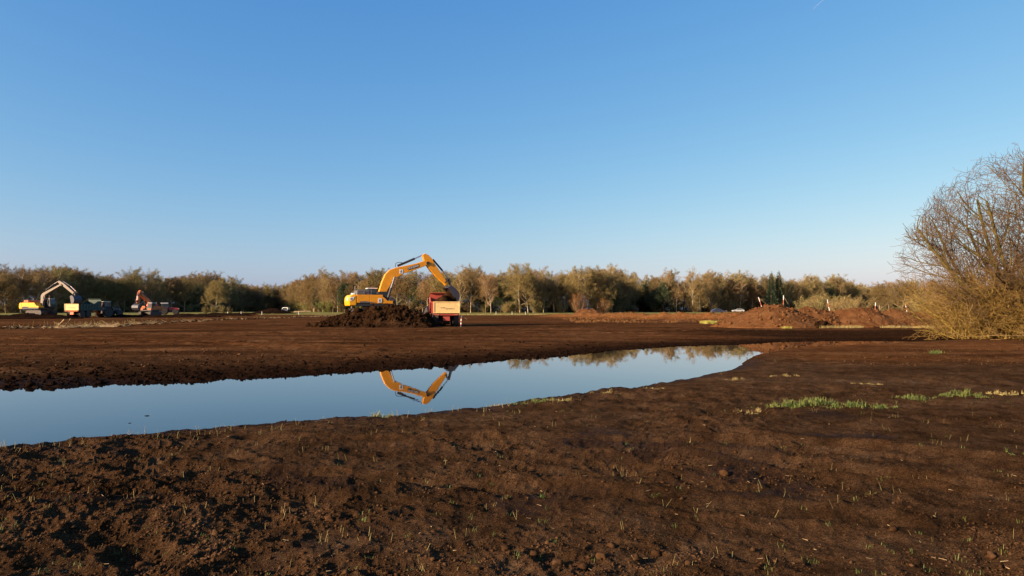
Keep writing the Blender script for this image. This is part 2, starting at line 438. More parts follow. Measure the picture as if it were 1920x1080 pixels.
def height(x, y, micro=True):
    x = np.asarray(x, float); y = np.asarray(y, float)
    wob = 0.22*fbm(x, y, 1.6, 3, 5) + 0.11*fbm(x, y, 0.35, 3, 6)
    wob = wob*(1 + 1.5*sstep(20, 40, y))
    dn = seg_dist(x, y, NEAR); df = seg_dist(x, y, FAR)
    d = np.minimum(dn, df); ins = inside(x, y)
    s = np.where(ins, -d, d) + wob
    tfar = sstep(0.3, 0.7, dn/(dn+df+1e-6))
    L = np.interp(y, [-50, 4, 12, 22, 32, 65, 100, 118, 150, 200, 260, 400, 4000],
                  [0.16, 0.16, 0.15, 0.24, 0.27, 0.26, 0.38, 0.5, 0.68, 0.95, 1.15, 1.3, 1.3])
    L = L + 0.05*fbm(x, y, 9.0, 3, 2)*sstep(2, 8, s) + 0.028*fbm(x, y, 1.7, 3, 3)*sstep(0.5, 3, s)
    w = 0.35*(1-tfar) + 3.2*tfar
    rise = 1-np.exp(-np.maximum(s, 0)/w)
    z = np.where(s > 0, 0.02+(L-0.02)*rise, 0.02-0.7*(1-np.exp(np.minimum(s, 0)/0.9)))
    # rusty bank in front of the wood
    db = seg_dist(x, y, BERM)
    hb = np.interp(x, [4, 10, 20, 30, 70], [0.0, 0.55, 0.95, 1.1, 1.2])
    z = z + hb*np.exp(-(db/4.2)**2)*(1+0.35*fbm(x, y, 3.0, 3, 44)+0.3*fbm(x, y, 0.9, 2, 45)) 
    if micro:
        rm = rough_mask(x, y)
        near = sstep(36, 15, y)
        fade = sstep(-0.5, 0.6, s)
        b = 0.0
        for i, (lam, a) in enumerate(((0.95, 0.034), (0.47, 0.026), (0.23, 0.019), (0.115, 0.0125), (0.058, 0.0075))):
            ang = 0.7*i
            xx = x*math.cos(ang)-y*math.sin(ang); yy = x*math.sin(ang)+y*math.cos(ang)
            n = vnoise(xx/lam+3.1*i, yy/lam+7.7*i, 200+i)
            if i >= 1: n = 0.55-1.6*np.abs(n)*0.9          # cloddy creases
            b = b + a*n
        b = b*(0.42+1.1*rm)
        z = z + near*fade*b
        # wheel ruts crossing the foreground on the right
        for (ax, ay, bx, by, dep, wd) in ((2.2, 8.3, 5.8, 5.2, 0.075, 0.13), (3.0, 9.4, 7.2, 6.0, 0.06, 0.14), (-4.0, 7.4, 3.0, 5.6, 0.06, 0.17), (0.8, 7.9, 4.2, 6.9, 0.07, 0.12), (-3.5, 9.0, 4.5, 8.6, 0.05, 0.12)):
            dr = seg_dist(x, y, [(ax, ay), ((ax+bx)/2+0.25, (ay+by)/2+0.2), (bx, by)]) + 0.12*fbm(x, y, 0.7, 3, 77)
            z = z - dep*np.exp(-(dr/wd)**2) + 0.6*dep*np.exp(-((dr-wd*2.0)/(wd*0.7))**2)
        # pairs of machine tracks over the bare field
        for (ax, ay, bx, by) in ((-34, 34, 6, 62), (-40, 48, 14, 50), (-20, 30, 18, 56), (-30, 78, 30, 72), (-2, 46, 40, 58), (-36, 40, -6, 29), (4, 70, 22, 48)):
            for off in (-1.1, 1.1):
                dr = np.abs(seg_dist(x, y, [(ax, ay+off), ((ax+bx)/2+1.5, (ay+by)/2+off+1.2), (bx, by+off)])+0.15*fbm(x, y, 2.0, 2, 78))
                fd = sstep(2, 4, s)
                z = z - fd*0.075*np.exp(-(dr/0.32)**2) + fd*0.05*np.exp(-((dr-0.62)/0.2)**2)
        # coarse crumbs on the far bank, tracked field beyond
        far = sstep(12, 17, y)*sstep(70, 40, y)*tfar
        z = z + far*fade*(0.03*np.abs(fbm(x, y, 0.5, 3, 61)) + 0.035*np.abs(fbm(x, y, 0.22, 2, 62))*sstep(40, 20, y))
        mid = sstep(20, 32, y)*sstep(220, 150, y)*sstep(1.5, 5, s)
        z = z + mid*(0.05*fbm(x*0.3, y, 2.2, 3, 71) + 0.02*fbm(x, y, 0.8, 2, 72))
    return z, s, tfar, db

def gz(x, y):
    return float(height(np.array([x]), np.array([y]))[0][0])

# ------------------------------------------------------------------ ground sheet
def build_ground():
    ys = []
    y = -600.0
    while y < 2.4:
        ys.append(y); y += max(0.25, (2.6-y)*0.28)
    y = 2.6
    while y < 45: ys.append(y); y *= 1.0056
    while y < 330: ys.append(y); y *= 1.013
    while y < 6000: ys.append(y); y *= 1.12
    ys = np.array(ys)
    t = list(np.linspace(-0.9, 0.9, 620))
    st = 0.01; v = 0.9; ext = []
    while v < 60: st *= 1.33; v += st; ext.append(v)
    t = np.array([-e for e in ext[::-1]] + t + ext)
    w = np.where(ys > 3, ys, 3+(3-ys)*0.6)
    X = w[:, None]*t[None, :]; Y = np.repeat(ys[:, None], len(t), 1)
    x = X.ravel(); yv = Y.ravel()
    z, s, tfar, db = height(x, yv)
    nr, nc = X.shape
    idx = np.arange(nr*nc).reshape(nr, nc)
    faces = np.stack([idx[:-1, :-1], idx[:-1, 1:], idx[1:, 1:], idx[1:, :-1]], -1).reshape(-1, 4)
    me = fast_mesh('ground', np.stack([x, yv, z], 1), faces, smooth=True)
    fy = yv[faces].mean(1); me.polygons.foreach_set('use_smooth', fy > 11.0)
    # colour zones: R meadow, G rusty bank, B wet, A red milled peat
    wv = fbm(x, yv, 6.0, 3, 301)
    lim = np.interp(x, [-200, -110, -70, -30, 0, 8, 30, 60, 120], [135, 140, 172, 158, 158, 160, 110, 90, 90])
    mead = sstep(0, 6, yv-lim+4*wv)
    heath = sstep(5.2, 2.5, db+1.2*wv)*sstep(4, 10, x)
    heath = np.maximum(heath, sstep(0, 5, yv-lim)*sstep(8, 20, x)*sstep(170, 120, yv))
    wet = 0.9*sstep(4.2, 0.6, s+0.9*wv)*tfar + 0.85*sstep(1.1, 0.05, s)
    strip = sstep(42, 44.5, yv)*sstep(58, 53, yv)*sstep(9, 17, x)
    wet = np.maximum(wet, 0.85*strip)
    wet = np.maximum(wet, 0.65*sstep(0.25, 0.6, fbm(x, yv, 1.5, 3, 305))*sstep(14, 9, yv))
    for (ex, ey, ea, eb) in ((1.37, 7.95, .55, .16), (2.95, 8.1, .45, .15), (2.3, 6.3, .5, .14), (-1.9, 6.5, .5, .2), (4.4, 9.3, .8, .2), (-3.6, 6.0, .6, .2)):
        wet = np.maximum(wet, 0.6*sstep(1.3, .6, np.sqrt(((x-ex)/ea)**2+((yv-ey)/eb)**2)+.5*fbm(x, yv, .4, 3, 312)))
    wet = np.maximum(wet, 0.5*sstep(0.1, 0.5, fbm(x*0.4, yv, 5, 3, 306))*sstep(14, 20, yv))
    red = np.clip(0.05+0.95*sstep(13, 30, yv)*np.maximum(tfar, sstep(18, 34, yv)), 0, 1)
    side = sstep(7.5, 12, x)*sstep(19, 24, yv)*sstep(41, 36, yv)*(1-tfar)
    red = np.maximum(red, side); heath = np.maximum(heath, 0.38*side*sstep(-.3, .4, wv)); wet = wet*(1-.7*side)
    colr = np.stack([mead*(1-heath), heath, np.clip(wet, 0, 1)*(1-mead), red], 1).astype(np.float32)
    ca = me.color_attributes.new('zone', 'FLOAT_COLOR', 'POINT')
    ca.data.foreach_set('color', colr.ravel())
    o = link('ground', me, M['ground']); o['kind'] = 'structure'
build_ground()

# water sheet: a little wider than the shoreline, the ground stands over it elsewhere
def build_water():
    ctr = []
    pts = []
    for pl, sg in ((NEAR, -1), (FAR, 1)):
        off = []
        for i, (a, b) in enumerate(pl):
            p = pl[max(0, i-1)]; q = pl[min(len(pl)-1, i+1)]
            dx, dy = q[0]-p[0], q[1]-p[1]; l = math.hypot(dx, dy)
            off.append((a - sg*dy/l*0.7, b + sg*dx/l*0.7))
        pts.append(off)
    poly = pts[0] + [(29.0, 41.2)] + pts[1][::-1]
    me = bpy.data.meshes.new('water')
    me.from_pydata([(a, b, 0.0) for a, b in poly], [], [list(range(len(poly)))]); me.update()
    o = link('water', me, M['water']); o['kind'] = 'structure'
build_water()

# ------------------------------------------------------------------ tubes, twigs, trees
def tubes(P0, P1, R0, R1, k=3):
    P0 = np.asarray(P0, float); P1 = np.asarray(P1, float); R0 = np.asarray(R0, float); R1 = np.asarray(R1, float)
    n = len(P0); d = P1-P0; d /= np.linalg.norm(d, axis=1, keepdims=True)+1e-9
    ref = np.where(np.abs(d[:, 2:3]) < 0.9, np.array([[0, 0, 1.0]]), np.array([[1.0, 0, 0]]))
    u = np.cross(d, ref); u /= np.linalg.norm(u, axis=1, keepdims=True)+1e-9
    w = np.cross(d, u)
    V = np.zeros((n, 2*k, 3))
    for i in range(k):
        a = 2*math.pi*i/k
        o = u*math.cos(a)+w*math.sin(a)
        V[:, i] = P0+o*R0[:, None]; V[:, k+i] = P1+o*R1[:, None]
    F = np.array([[i, (i+1) % k, k+(i+1) % k, k+i] for i in range(k)])
    return V.reshape(-1, 3), (F[None]+(np.arange(n)*2*k)[:, None, None]).reshape(-1, 4)

def rand_dirs(rs, n):
    v = rs.normal(size=(n, 3)); return v/np.linalg.norm(v, axis=1, keepdims=True)

def twig_tris(rs, pos, dirs, length, width):
    n = len(pos); dirs = dirs/np.linalg.norm(dirs, axis=1, keepdims=True)
    side = np.cross(dirs, rand_dirs(rs, n)); side /= np.linalg.norm(side, axis=1, keepdims=True)+1e-9
    V = np.stack([pos-side*width[:, None]*0.5, pos+side*width[:, None]*0.5, pos+dirs*length[:, None]], 1)
    return V.reshape(-1, 3), np.arange(3*n).reshape(-1, 3)

class Skel:
    """branch skeleton grown by splitting"""
    def __init__(s, seed): s.r = random.Random(seed); s.seg = []   # p0,p1,r0,r1,level
    def limb(s, p, d, length, rad, level, maxlevel, nseg, wander, up, split, ratio, spread, rr=0.62):
        r = s.r; p = Vector(p); d = Vector(d).normalized()
        step = length/nseg
        for i in range(nseg):
            d = (d + Vector((r.gauss(0, wander), r.gauss(0, wander), r.gauss(0, wander)+up))).normalized()
            q = p+d*step
            ra = rad*(1-0.5*i/nseg); rb = rad*(1-0.5*(i+1)/nseg)
            s.seg.append((p.copy(), q.copy(), ra, rb, level))
            p = q
            if level < maxlevel and i >= 0 and (i < nseg-1 or True):
                n = split[level] if level < len(split) else 2
                k = max(1, int(round(n/nseg + r.uniform(-0.3, 0.3)))) if n >= nseg else (1 if r.random() < n/nseg else 0)
                for _ in range(k):
                    ax = d.orthogonal().normalized(); ax.rotate(Matrix.Rotation(r.uniform(0, 6.283), 3, d))
                    nd = (d*math.cos(spread) + ax*math.sin(spread)).normalized()
                    s.limb(p, nd, length*ratio*r.uniform(0.7, 1.15)*(1-0.25*i/nseg), rb*rr, level+1, maxlevel, max(2, nseg-1), wander*1.15, up, split, ratio, spread*r.uniform(0.85, 1.15), rr)

def far_tree(seed, h, crown_r, base_frac, ntw, tw_len, tw_w, trunk_r, lean=0.0, vertical=False, flat=1.0):
    sk = Skel(seed); r = sk.r; rs = np.random.RandomState(seed)
    # trunk
    p = Vector((0, 0, -0.6)); d = Vector((r.uniform(-.05, .05)+lean, r.uniform(-.05, .05), 1)).normalized()
    n = 7; th = h*0.86
    nodes = []
    for i in range(n):
        d = (d+Vector((r.gauss(0, .06), r.gauss(0, .06), 0.03))).normalized()
        q = p+d*(th+0.6)/n
        sk.seg.append((p.copy(), q.copy(), trunk_r*(1-0.8*i/n), trunk_r*(1-0.8*(i+1)/n), 0)); nodes.append((q.copy(), i)); p = q
    ang = r.uniform(0, 6.28)
    tips = []
    nl = 11 if not vertical else 13
    for k in range(nl):
        f = base_frac + (0.95-base_frac)*k/(nl-1)
        i = min(n-1, int(f*n)); a = sk.seg[i]; fr = f*n-i
        base = a[0].lerp(a[1], max(0, min(1, fr)))
        ang += 2.4+r.uniform(-.4, .4)
        rel = (f-base_frac)/(1-base_frac)
        prof = math.sin(math.pi*min(1, 0.22+0.62*rel+0.06))**0.8
        reach = crown_r*prof*r.uniform(0.7, 1.12)
        rise = (0.45+0.5*rel)*(1.7 if vertical else 1.0)
        dv = Vector((math.cos(ang), math.sin(ang), rise)).normalized()
        L = reach/max(0.3, math.hypot(dv.x, dv.y))
        L = min(L, (h*1.0-base.z)/max(0.2, dv.z)*1.0)
        sk.limb(base, dv, L, trunk_r*0.42*(1-0.5*rel), 1, 3, 4, 0.13, 0.035, [0, 4, 3, 2], 0.48, 0.7)
    P0 = np.array([s[0] for s in sk.seg]); P1 = np.array([s[1] for s in sk.seg])
    R0 = np.array([s[2] for s in sk.seg]); R1 = np.array([s[3] for s in sk.seg]); lv = np.array([s[4] for s in sk.seg])
    wood = lv <= 2
    V, F = tubes(P0[wood], P1[wood], np.maximum(R0[wood], 0.028), np.maximum(R1[wood], 0.02), 4)
    tm = fast_mesh('trunk', V, F)
    cand = np.where(lv >= 2)[0]
    L = np.linalg.norm(P1-P0, axis=1)[cand]*(1+1.0*(lv[cand] == 3))
    pick = cand[rs.choice(len(cand), ntw, p=L/L.sum())]
    t = rs.rand(ntw, 1)
    pos = P0[pick]*(1-t)+P1[pick]*t + rs.normal(size=(ntw, 3))*0.22*np.array([1, 1, .8])
    dd = (P1[pick]-P0[pick]); dd /= np.linalg.norm(dd, axis=1, keepdims=True)+1e-9
    dirs = dd*0.7+rand_dirs(rs, ntw)*0.75+np.array([0, 0, 0.25])
    # twigs filling the dome of the crown, thicker in clumps
    m = ntw*2
    u = rand_dirs(rs, m); rad = rs.rand(m)**0.42
    u[:, 2] = np.where(u[:, 2] < -.35, -u[:, 2], u[:, 2])
    lob = 1+0.16*np.sin(3*np.arctan2(u[:, 1], u[:, 0])+seed)+0.12*np.sin(5*np.arctan2(u[:, 1], u[:, 0])+2*u[:, 2]*4+seed)
    zc = h*(0.42+0.5*base_frac); rz = h*0.985-zc
    pv = np.stack([u[:, 0]*crown_r*rad*lob, u[:, 1]*crown_r*rad*lob, zc+u[:, 2]*rz*rad*(0.92+.1*lob)], 1)
    cl = fbm(pv[:, 0]+pv[:, 2]*.7+seed, pv[:, 1]-pv[:, 2]*.5, 2.1, 3, seed)
    pv = pv[cl > -0.06+0.25*(rs.rand(m)-.5)]; m = len(pv)
    out = pv-np.array([0, 0, zc*0.75]); out /= np.linalg.norm(out, axis=1, keepdims=True)+1e-9
    pos = np.concatenate([pos, pv]); dirs = np.concatenate([dirs, out*.9+rand_dirs(rs, m)*.8+np.array([0, 0, .3])]); ntw = len(pos)
    V, F = twig_tris(rs, pos, dirs, tw_len*rs.uniform(0.5, 1.3, ntw), tw_w*rs.uniform(0.6, 1.4, ntw))
    cm = fast_mesh('crown', V, F)
    return tm, cm

def far_conifer(seed, h, rad):
    rs = np.random.RandomState(seed)
    V, F = tubes([(0, 0, -.5), (0, 0, h*.5)], [(0, 0, h*.5), (0, 0, h)], [.28, .16], [.16, .02], 6)
    tm = fast_mesh('trunk', V, F)
    n = 3600
    z = 0.14+0.86*(1-np.sqrt(rs.rand(n)))
    tier = 0.72+0.28*np.abs(np.sin(z*34))
    a = rs.rand(n)*6.283; lob = 0.85+0.25*np.sin(a*5+z*20)
    rr = rad*(1-z)**0.8*tier*lob*np.sqrt(rs.uniform(0.15, 1, n))
    pos = np.stack([rr*np.cos(a), rr*np.sin(a), z*h-0.12*rr], 1)
    dirs = np.stack([np.cos(a), np.sin(a), rs.uniform(-.5, .2, n)], 1)+0.4*rand_dirs(rs, n)
    V, F = twig_tris(rs, pos, dirs, rs.uniform(.35, .8, n), rs.uniform(.12, .26, n))
    return tm, fast_mesh('crown', V, F)

def far_bush(seed, h, rad, ntw, tw_len=0.5, tw_w=0.06, nst=16):
    sk = Skel(seed); r = sk.r; rs = np.random.RandomState(seed)
    for k in range(nst):
        a = r.uniform(0, 6.28); sp = r.uniform(0.05, 1.0)
        dv = Vector((math.cos(a)*sp*rad/h, math.sin(a)*sp*rad/h, 1))
        sk.limb((math.cos(a)*0.3, math.sin(a)*.3, -.2), dv, h*r.uniform(.75, 1.02)/max(.6, dv.normalized().z)*(1-0.25*sp), 0.05, 0, 1, 5, 0.1, 0.02, [4, 3], 0.4, 0.5)
    P0 = np.array([s[0] for s in sk.seg]); P1 = np.array([s[1] for s in sk.seg])
    R0 = np.array([s[2] for s in sk.seg]); R1 = np.array([s[3] for s in sk.seg]); lv = np.array([s[4] for s in sk.seg])
    w = lv == 0
    V, F = tubes(P0[w], P1[w], np.maximum(R0[w], .02), np.maximum(R1[w], .012), 3)
    tm = fast_mesh('stems', V, F)
    L = np.linalg.norm(P1-P0, axis=1)
    pick = rs.choice(len(P0), ntw, p=L/L.sum()); t = rs.rand(ntw, 1)
    pos = P0[pick]*(1-t)+P1[pick]*t+rs.normal(size=(ntw, 3))*0.2
    pos[:, 2] = np.maximum(pos[:, 2], 0.05)
    dirs = (P1[pick]-P0[pick])/(np.linalg.norm(P1[pick]-P0[pick], axis=1, keepdims=True)+1e-9)+0.8*rand_dirs(rs, ntw)
    V, F = twig_tris(rs, pos, dirs, tw_len*rs.uniform(.5, 1.3, ntw), tw_w*rs.uniform(.6, 1.4, ntw))
    return tm, fast_mesh('foliage', V, F)

def add_mats(pair, a, b):
    pair[0].materials.append(a); pair[1].materials.append(b); return pair

K = {}
K['oak'] = [add_mats(far_tree(100+i, 15.0, 5.4, 0.13, 10500, 0.55, 0.048, 0.30), M['bark'], M['twig_oak']) for i in range(4)]
K['ash'] = [add_mats(far_tree(200+i, 16.0, 3.9, 0.20, 7800, 0.55, 0.046, 0.22, vertical=True), M['bark'], M['twig_ash']) for i in range(3)]
K['birch'] = [add_mats(far_tree(300+i, 14.5, 3.4, 0.24, 5600, 0.5, 0.042, 0.16, lean=0.06*(i-1), vertical=True), M['birch_bark'], M['twig_birch']) for i in range(2)]
K['ivy'] = [add_mats(far_tree(400+i, 13.0, 3.6, 0.10, 7600, 0.40, 0.11, 0.26, vertical=True), M['dark_bark'], M['ivy']) for i in range(2)]
K['conifer'] = [add_mats(far_conifer(500+i, 17.0, 3.3), M['dark_bark'], M['needle']) for i in range(2)]
K['bush'] = [add_mats(far_bush(600+i, 4.0, 3.0, 3200), M['bark'], M['bush']) for i in range(3)]
K['green_bush'] = [add_mats(far_bush(650+i, 4.2, 3.2, 3000, 0.4, 0.11), M['bark'], M['bush_green']) for i in range(2)]
K['rust_bush'] = [add_mats(far_bush(680, 6.2, 3.4, 4200, 0.55, 0.055, 22), M['birch_bark'], M['bush_red'])]

def place(kind, x, y, scale, label, group, name, cat, rz=None, var=None, zs=1.0):
    pr = K[kind][R.randrange(len(K[kind])) if var is None else var]
    e = empty(name, (x, y, gz(x, y)-0.05), R.uniform(0, 6.28) if rz is None else rz)
    e.scale = (scale, scale, scale*zs)
    bushy = 'bush' in kind
    a = link('stems' if bushy else 'trunk', pr[0], None, e)
    b = link('foliage' if bushy else 'crown', pr[1], None, e)
    tag(e, label, cat, group)
    return e

FPX = 1280.0
EDGE = [(-120, 205), (0, 214), (90, 222), (150, 246), (250, 262), (350, 274), (430, 312), (490, 360), (540, 392),
        (546, 350), (585, 285), (620, 262), (700, 250), (800, 243), (870, 236), (1000, 228), (1060, 238), (1120, 234), (1158, 246),
        (1170, 285), (1222, 292), (1236, 264), (1300, 262), (1400, 286), (1500, 300), (1560, 312), (1610, 345), (1660, 420), (1760, 400), (1960, 320)]
EW = [((px-960)*D/FPX, D) for px, D in EDGE]
STRETCH = [(100, 'behind the silver-boomed excavator'), (360, 'behind the orange excavator'), (545, 'in the dark hollow behind the parked cars'),
           (800, 'behind the big yellow excavator'), (1000, 'just right of the red trailer'), (1160, 'above the left end of the rusty bank'),
           (1235, 'in the shaded gap beside the tall conifer'), (1420, 'behind the rusty bank'), (1700, 'behind the rust-brown heaps'), (9999, 'behind the willow thicket')]
KIND_TXT = {'oak': 'broad bare oak', 'ash': 'slender bare ash', 'birch': 'pale-stemmed birch', 'ivy': 'dark ivy-clad tree',
            'conifer': 'dark pointed conifer', 'bush': 'brown leafless bush', 'green_bush': 'bright green budding bush', 'rust_bush': 'rusty round bush'}
KIND_NAME = {'oak': 'oak_tree', 'ash': 'ash_tree', 'birch': 'birch_tree', 'ivy': 'ivy_clad_tree', 'conifer': 'conifer_tree', 'bush': 'bush', 'green_bush': 'bush', 'rust_bush': 'bush'}

def stretch(px):
    for lim, t in STRETCH:
        if px < lim: return t

def wood():
    lens = [math.hypot(b[0]-a[0], b[1]-a[1]) for a, b in zip(EW[:-1], EW[1:])]
    tot = sum(lens)
    def at(s):
        for (a, b), l in zip(zip(EW[:-1], EW[1:]), lens):
            if s <= l: t = s/l; return a[0]+(b[0]-a[0])*t, a[1]+(b[1]-a[1])*t
            s -= l
        return EW[-1]
    for row in range(5):
        s = R.uniform(0, 3)
        while s < tot:
            x, y = at(s)
            px = 960+x*FPX/y
            jx = R.uniform(-1.4, 1.4)
            l = math.hypot(x, y); dep = row*7.0+R.uniform(-1.8, 1.8)
            X = x+jx+dep*x/l; Y = y+dep*y/l
            px2 = 960+X*FPX/Y
            if -60 < px2 < 1990:
                q = R.random()
                if px < 110: kind = 'birch' if q < .3 else 'ash' if q < .6 else 'oak'
                elif px < 545: kind = 'oak' if q < .45 else 'ash' if q < .92 else 'ivy'
                elif 1165 < px < 1240: kind = 'ivy' if q < .6 else 'oak'
                else: kind = 'oak' if q < .36 else 'ash' if q < .74 else 'birch' if q < .94 else 'ivy'
                sc = R.uniform(0.72, 1.06)
                if kind == 'ivy': sc *= 0.9
                if 440 < px < 560: sc *= 0.88
                if px > 1590: sc *= 0.85
                if row > 0: sc *= 1.0
                rw = ('front row', 'second row', 'back rows', 'back rows', 'back rows')[row]
                st = stretch(px2)
                place(kind, X, Y, sc, f"{KIND_TXT[kind]}, {rw} of the wood, {st}", f"{kind} trees, {rw}, {st}", KIND_NAME[kind], 'tree')
            s += R.uniform(3.4, 5.6) if row < 1 else R.uniform(4.6, 7.0) if row < 2 else R.uniform(7, 10)
    # undergrowth
    for row, dep in ((0, -2.0), (1, 5.0), (2, 13.0)):
        s = R.uniform(0, 4)
        while s < tot:
            x, y = at(s); px = 960+x*FPX/y
            l = math.hypot(x, y); dp = dep+R.uniform(-1.5, 1.5)
            X = x+dp*x/l; Y = y+dp*y/l
            if -40 < px < 1960 and not (row == 0 and R.random() < 0.45):
                kind = 'bush'
                if 548 < px < 610 and row == 0: kind = 'green_bush'
                elif 610 < px < 700 and R.random() < .4: kind = 'green_bush'
                st = stretch(px)
                rw = ('at the foot', 'among the trunks', 'among the trunks', 'among the trunks')[row]
                place(kind, X, Y, R.uniform(0.7, 1.2)*(1.45 if row > 0 else 1), f"{KIND_TXT[kind]} {rw}, {st}", f"{kind}es {rw}, {st}", 'bush', 'bush')
            s += R.uniform(7.0, 11.5)
wood()

def undergrowth():
    # the depth of the wood: one mass of saplings and bramble behind the front rows
    rs = np.random.RandomState(4711)
    e = np.array(EW); seg = np.linalg.norm(np.diff(e, axis=0), axis=1); cum = np.concatenate([[0], np.cumsum(seg)])
    n = 230000
    s = rs.rand(n)*cum[-1]; x = np.interp(s, cum, e[:, 0]); y = np.interp(s, cum, e[:, 1])
    l = np.hypot(x, y); dep = rs.uniform(6, 34, n)
    x = x+dep*x/l+rs.normal(0, 1, n); y = y+dep*y/l
    top = 6.5*(.75+.45*fbm(x, y, 7.0, 2, 8))
    z = np.interp(y, [200, 260, 400], [.95, 1.15, 1.3])+top*rs.rand(n)**1.9
    V, F = twig_tris(rs, np.stack([x, y, z], 1), rand_dirs(rs, n)*.6+np.array([0, 0, .9]), rs.uniform(.6, 1.6, n), rs.uniform(.06, .15, n))
    tag(link('undergrowth', fast_mesh('undergrowth', V, F), M['thicket']), 'dark mass of saplings and bramble deep inside the wood', 'undergrowth', None, 'stuff')
undergrowth()

ORD = ['first', 'second', 'third', 'fourth', 'fifth', 'sixth', 'seventh', 'eighth', 'ninth', 'tenth', 'eleventh', 'twelfth', 'thirteenth', 'fourteenth', 'fifteenth', 'sixteenth', 'seventeenth', 'eighteenth', 'nineteenth', 'twentieth']
def number_front_row():
    byl = {}
    for o in COL.objects:
        if o.get('label') and 'front row' in o['label']: byl.setdefault(o['label'], []).append(o)
    for lab, L in byl.items():
        if len(L) < 2 or len(L) > 20: continue
        L.sort(key=lambda o: o.location.x/o.location.y)
        for i, o in enumerate(L): o['label'] = lab.replace(' of the wood', '') + ', ' + ORD[i] + ' from left'
number_front_row()
def at_px(px, D): return (px-960)*D/FPX, D
# trees one can pick out
SOLO = [('oak', 404, 205, 0.66, 'rounded brown oak standing alone on the meadow right of the red tractor', 1.0, 1),
        ('oak', 975, 222, 1.02, 'largest spreading oak with pale forked limbs, tallest crown right of the red trailer', 1.05, 2),
        ('conifer', 1258, 270, 1.02, 'single narrow dark conifer poking above the wood left of the parked car', 1.0, 0),
        ('conifer', 1352, 284, 0.99, 'ragged dark conifer in the wood above the car behind the rusty bank', 1.0, 1),
        ('conifer', 1446, 284, 1.06, 'left one of the twin dark conifers above the rust-brown heaps', 0.95, 0),
        ('conifer', 1460, 286, 1.09, 'right one of the twin dark conifers above the rust-brown heaps', 0.95, 1),
        ('rust_bush', 1086, 212, 1.0, 'round rusty-brown bush with pale stems in front of the wood edge', 1.0, 0),
        ('rust_bush', 1130, 216, 0.72, 'smaller olive bush just right of the round rusty bush', 1.0, 0),
        ('birch', 862, 232, 0.93, 'leaning birch with white forked stem right of the red trailer', 1.0, 2 % 2),
        ('birch', 920, 228, 0.9, 'white-stemmed birch at the wood edge between red trailer and spreading oak', 1.0, 1)]
for kind, px, D, sc, lab, zs, var in SOLO:
    x, y = at_px(px, D)
    place(kind, x, y, sc, lab, None, KIND_NAME[kind], 'bush' if 'bush' in kind else 'tree', zs=zs, var=var)
# low scrub filling the foot of the lone oak
for px, sc in ((386, .5), (398, .62), (418, .55), (432, .45)):
    x, y = at_px(px, 203); place('bush', x, y, sc, 'low brown scrub at the foot of the lone oak on the meadow', 'scrub under the lone oak', 'bush', 'bush')
# low scrub between the heaps and the far wood on the right
for i in range(26):
    px = R.uniform(1500, 1790); D = R.uniform(84, 150)
    x, y = at_px(px, D); place('bush', x, y, R.uniform(0.55, 1.0), 'olive-brown scrub bush behind the rust-brown heaps', 'scrub behind the heaps', 'bush', 'bush')
for px, D, sc in ((1650, 130, .42), (1668, 150, .5), (1690, 140, .5), (1715, 150, .52), (1745, 140, .5)):
    x, y = at_px(px, D); place('oak', x, y, sc, 'small bare tree standing in scrub left of the willow thicket', 'small trees in the scrub', 'oak_tree', 'tree')

# ------------------------------------------------------------------ the near tree and the willow thicket
def near_tree():
    bx, by = 30.4, 39.5
    e = empty('bare_tree', (bx, by, gz(bx, by)-0.1))
    tag(e, 'large bare red-brown tree with mossy limbs at the right edge of the picture', 'tree')
    r = random.Random(4242); segs = []
    AX, AY, AZ = 8.7, 6.5, 11.4
    def grow(p, d, L, rad, lv, ns):
        step = L/ns
        for i in range(ns):
            wv = (.07, .10, .14, .19, .24)[lv]
            d = (d+Vector((r.gauss(0, wv), r.gauss(0, wv), r.gauss(0, wv)+(.05, .05, .04, .03, .02)[lv]))).normalized()
            q_ = p+d*step
            if (q_.x/AX)**2+(q_.y/AY)**2+(q_.z/AZ)**2 > 1.0+r.gauss(0, .05): return
            ra = rad*(1-.6*i/ns); rb = rad*(1-.6*(i+1)/ns)
            segs.append((tuple(p), tuple(q_), ra, rb, lv)); p = q_
            if lv < 4:
                n = (1, 2, 1, 1)[lv] if r.random() < (.95, .72, .9, .72)[lv] else 0
                if lv == 0 and i < 1: n = 0
                for _ in range(n):
                    ax = d.orthogonal().normalized(); ax.rotate(Matrix.Rotation(r.uniform(0, 6.283), 3, d))
                    an = r.uniform(.45, .95)
                    grow(p, (d*math.cos(an)+ax*math.sin(an)).normalized(), (3.6, 2.0, 1.15, .62)[lv]*r.uniform(.6, 1.25), rb*.55, lv+1, (6, 5, 4, 3)[lv])
    for k in range(19):
        a = k*2.4; sp = .25+1.3*((k*.618) % 1)
        dv = Vector((math.cos(a)*sp-.12, math.sin(a)*sp*.7, 1.0)).normalized()
        L = .93/math.sqrt((dv.x/AX)**2+(dv.y/AY)**2+(dv.z/AZ)**2)
        grow(Vector((math.cos(a)*.4, math.sin(a)*.4, 0)), dv, L, r.uniform(.09, .16), 0, 9)
    P0 = np.array([s[0] for s in segs]); P1 = np.array([s[1] for s in segs])
    R0 = np.array([s[2] for s in segs]); R1 = np.array([s[3] for s in segs]); lv = np.array([s[4] for s in segs])
    for nm, sel, mt, k, mn in (('trunk', lv <= 1, M['near_bark'], 5, 0.02), ('crown', (lv >= 2), M['near_twig'], 3, 0.0085)):
        V, F = tubes(P0[sel], P1[sel], np.maximum(R0[sel], mn), np.maximum(R1[sel], mn*0.75), k)
        link(nm, fast_mesh(nm, V, F), mt, e)
near_tree()

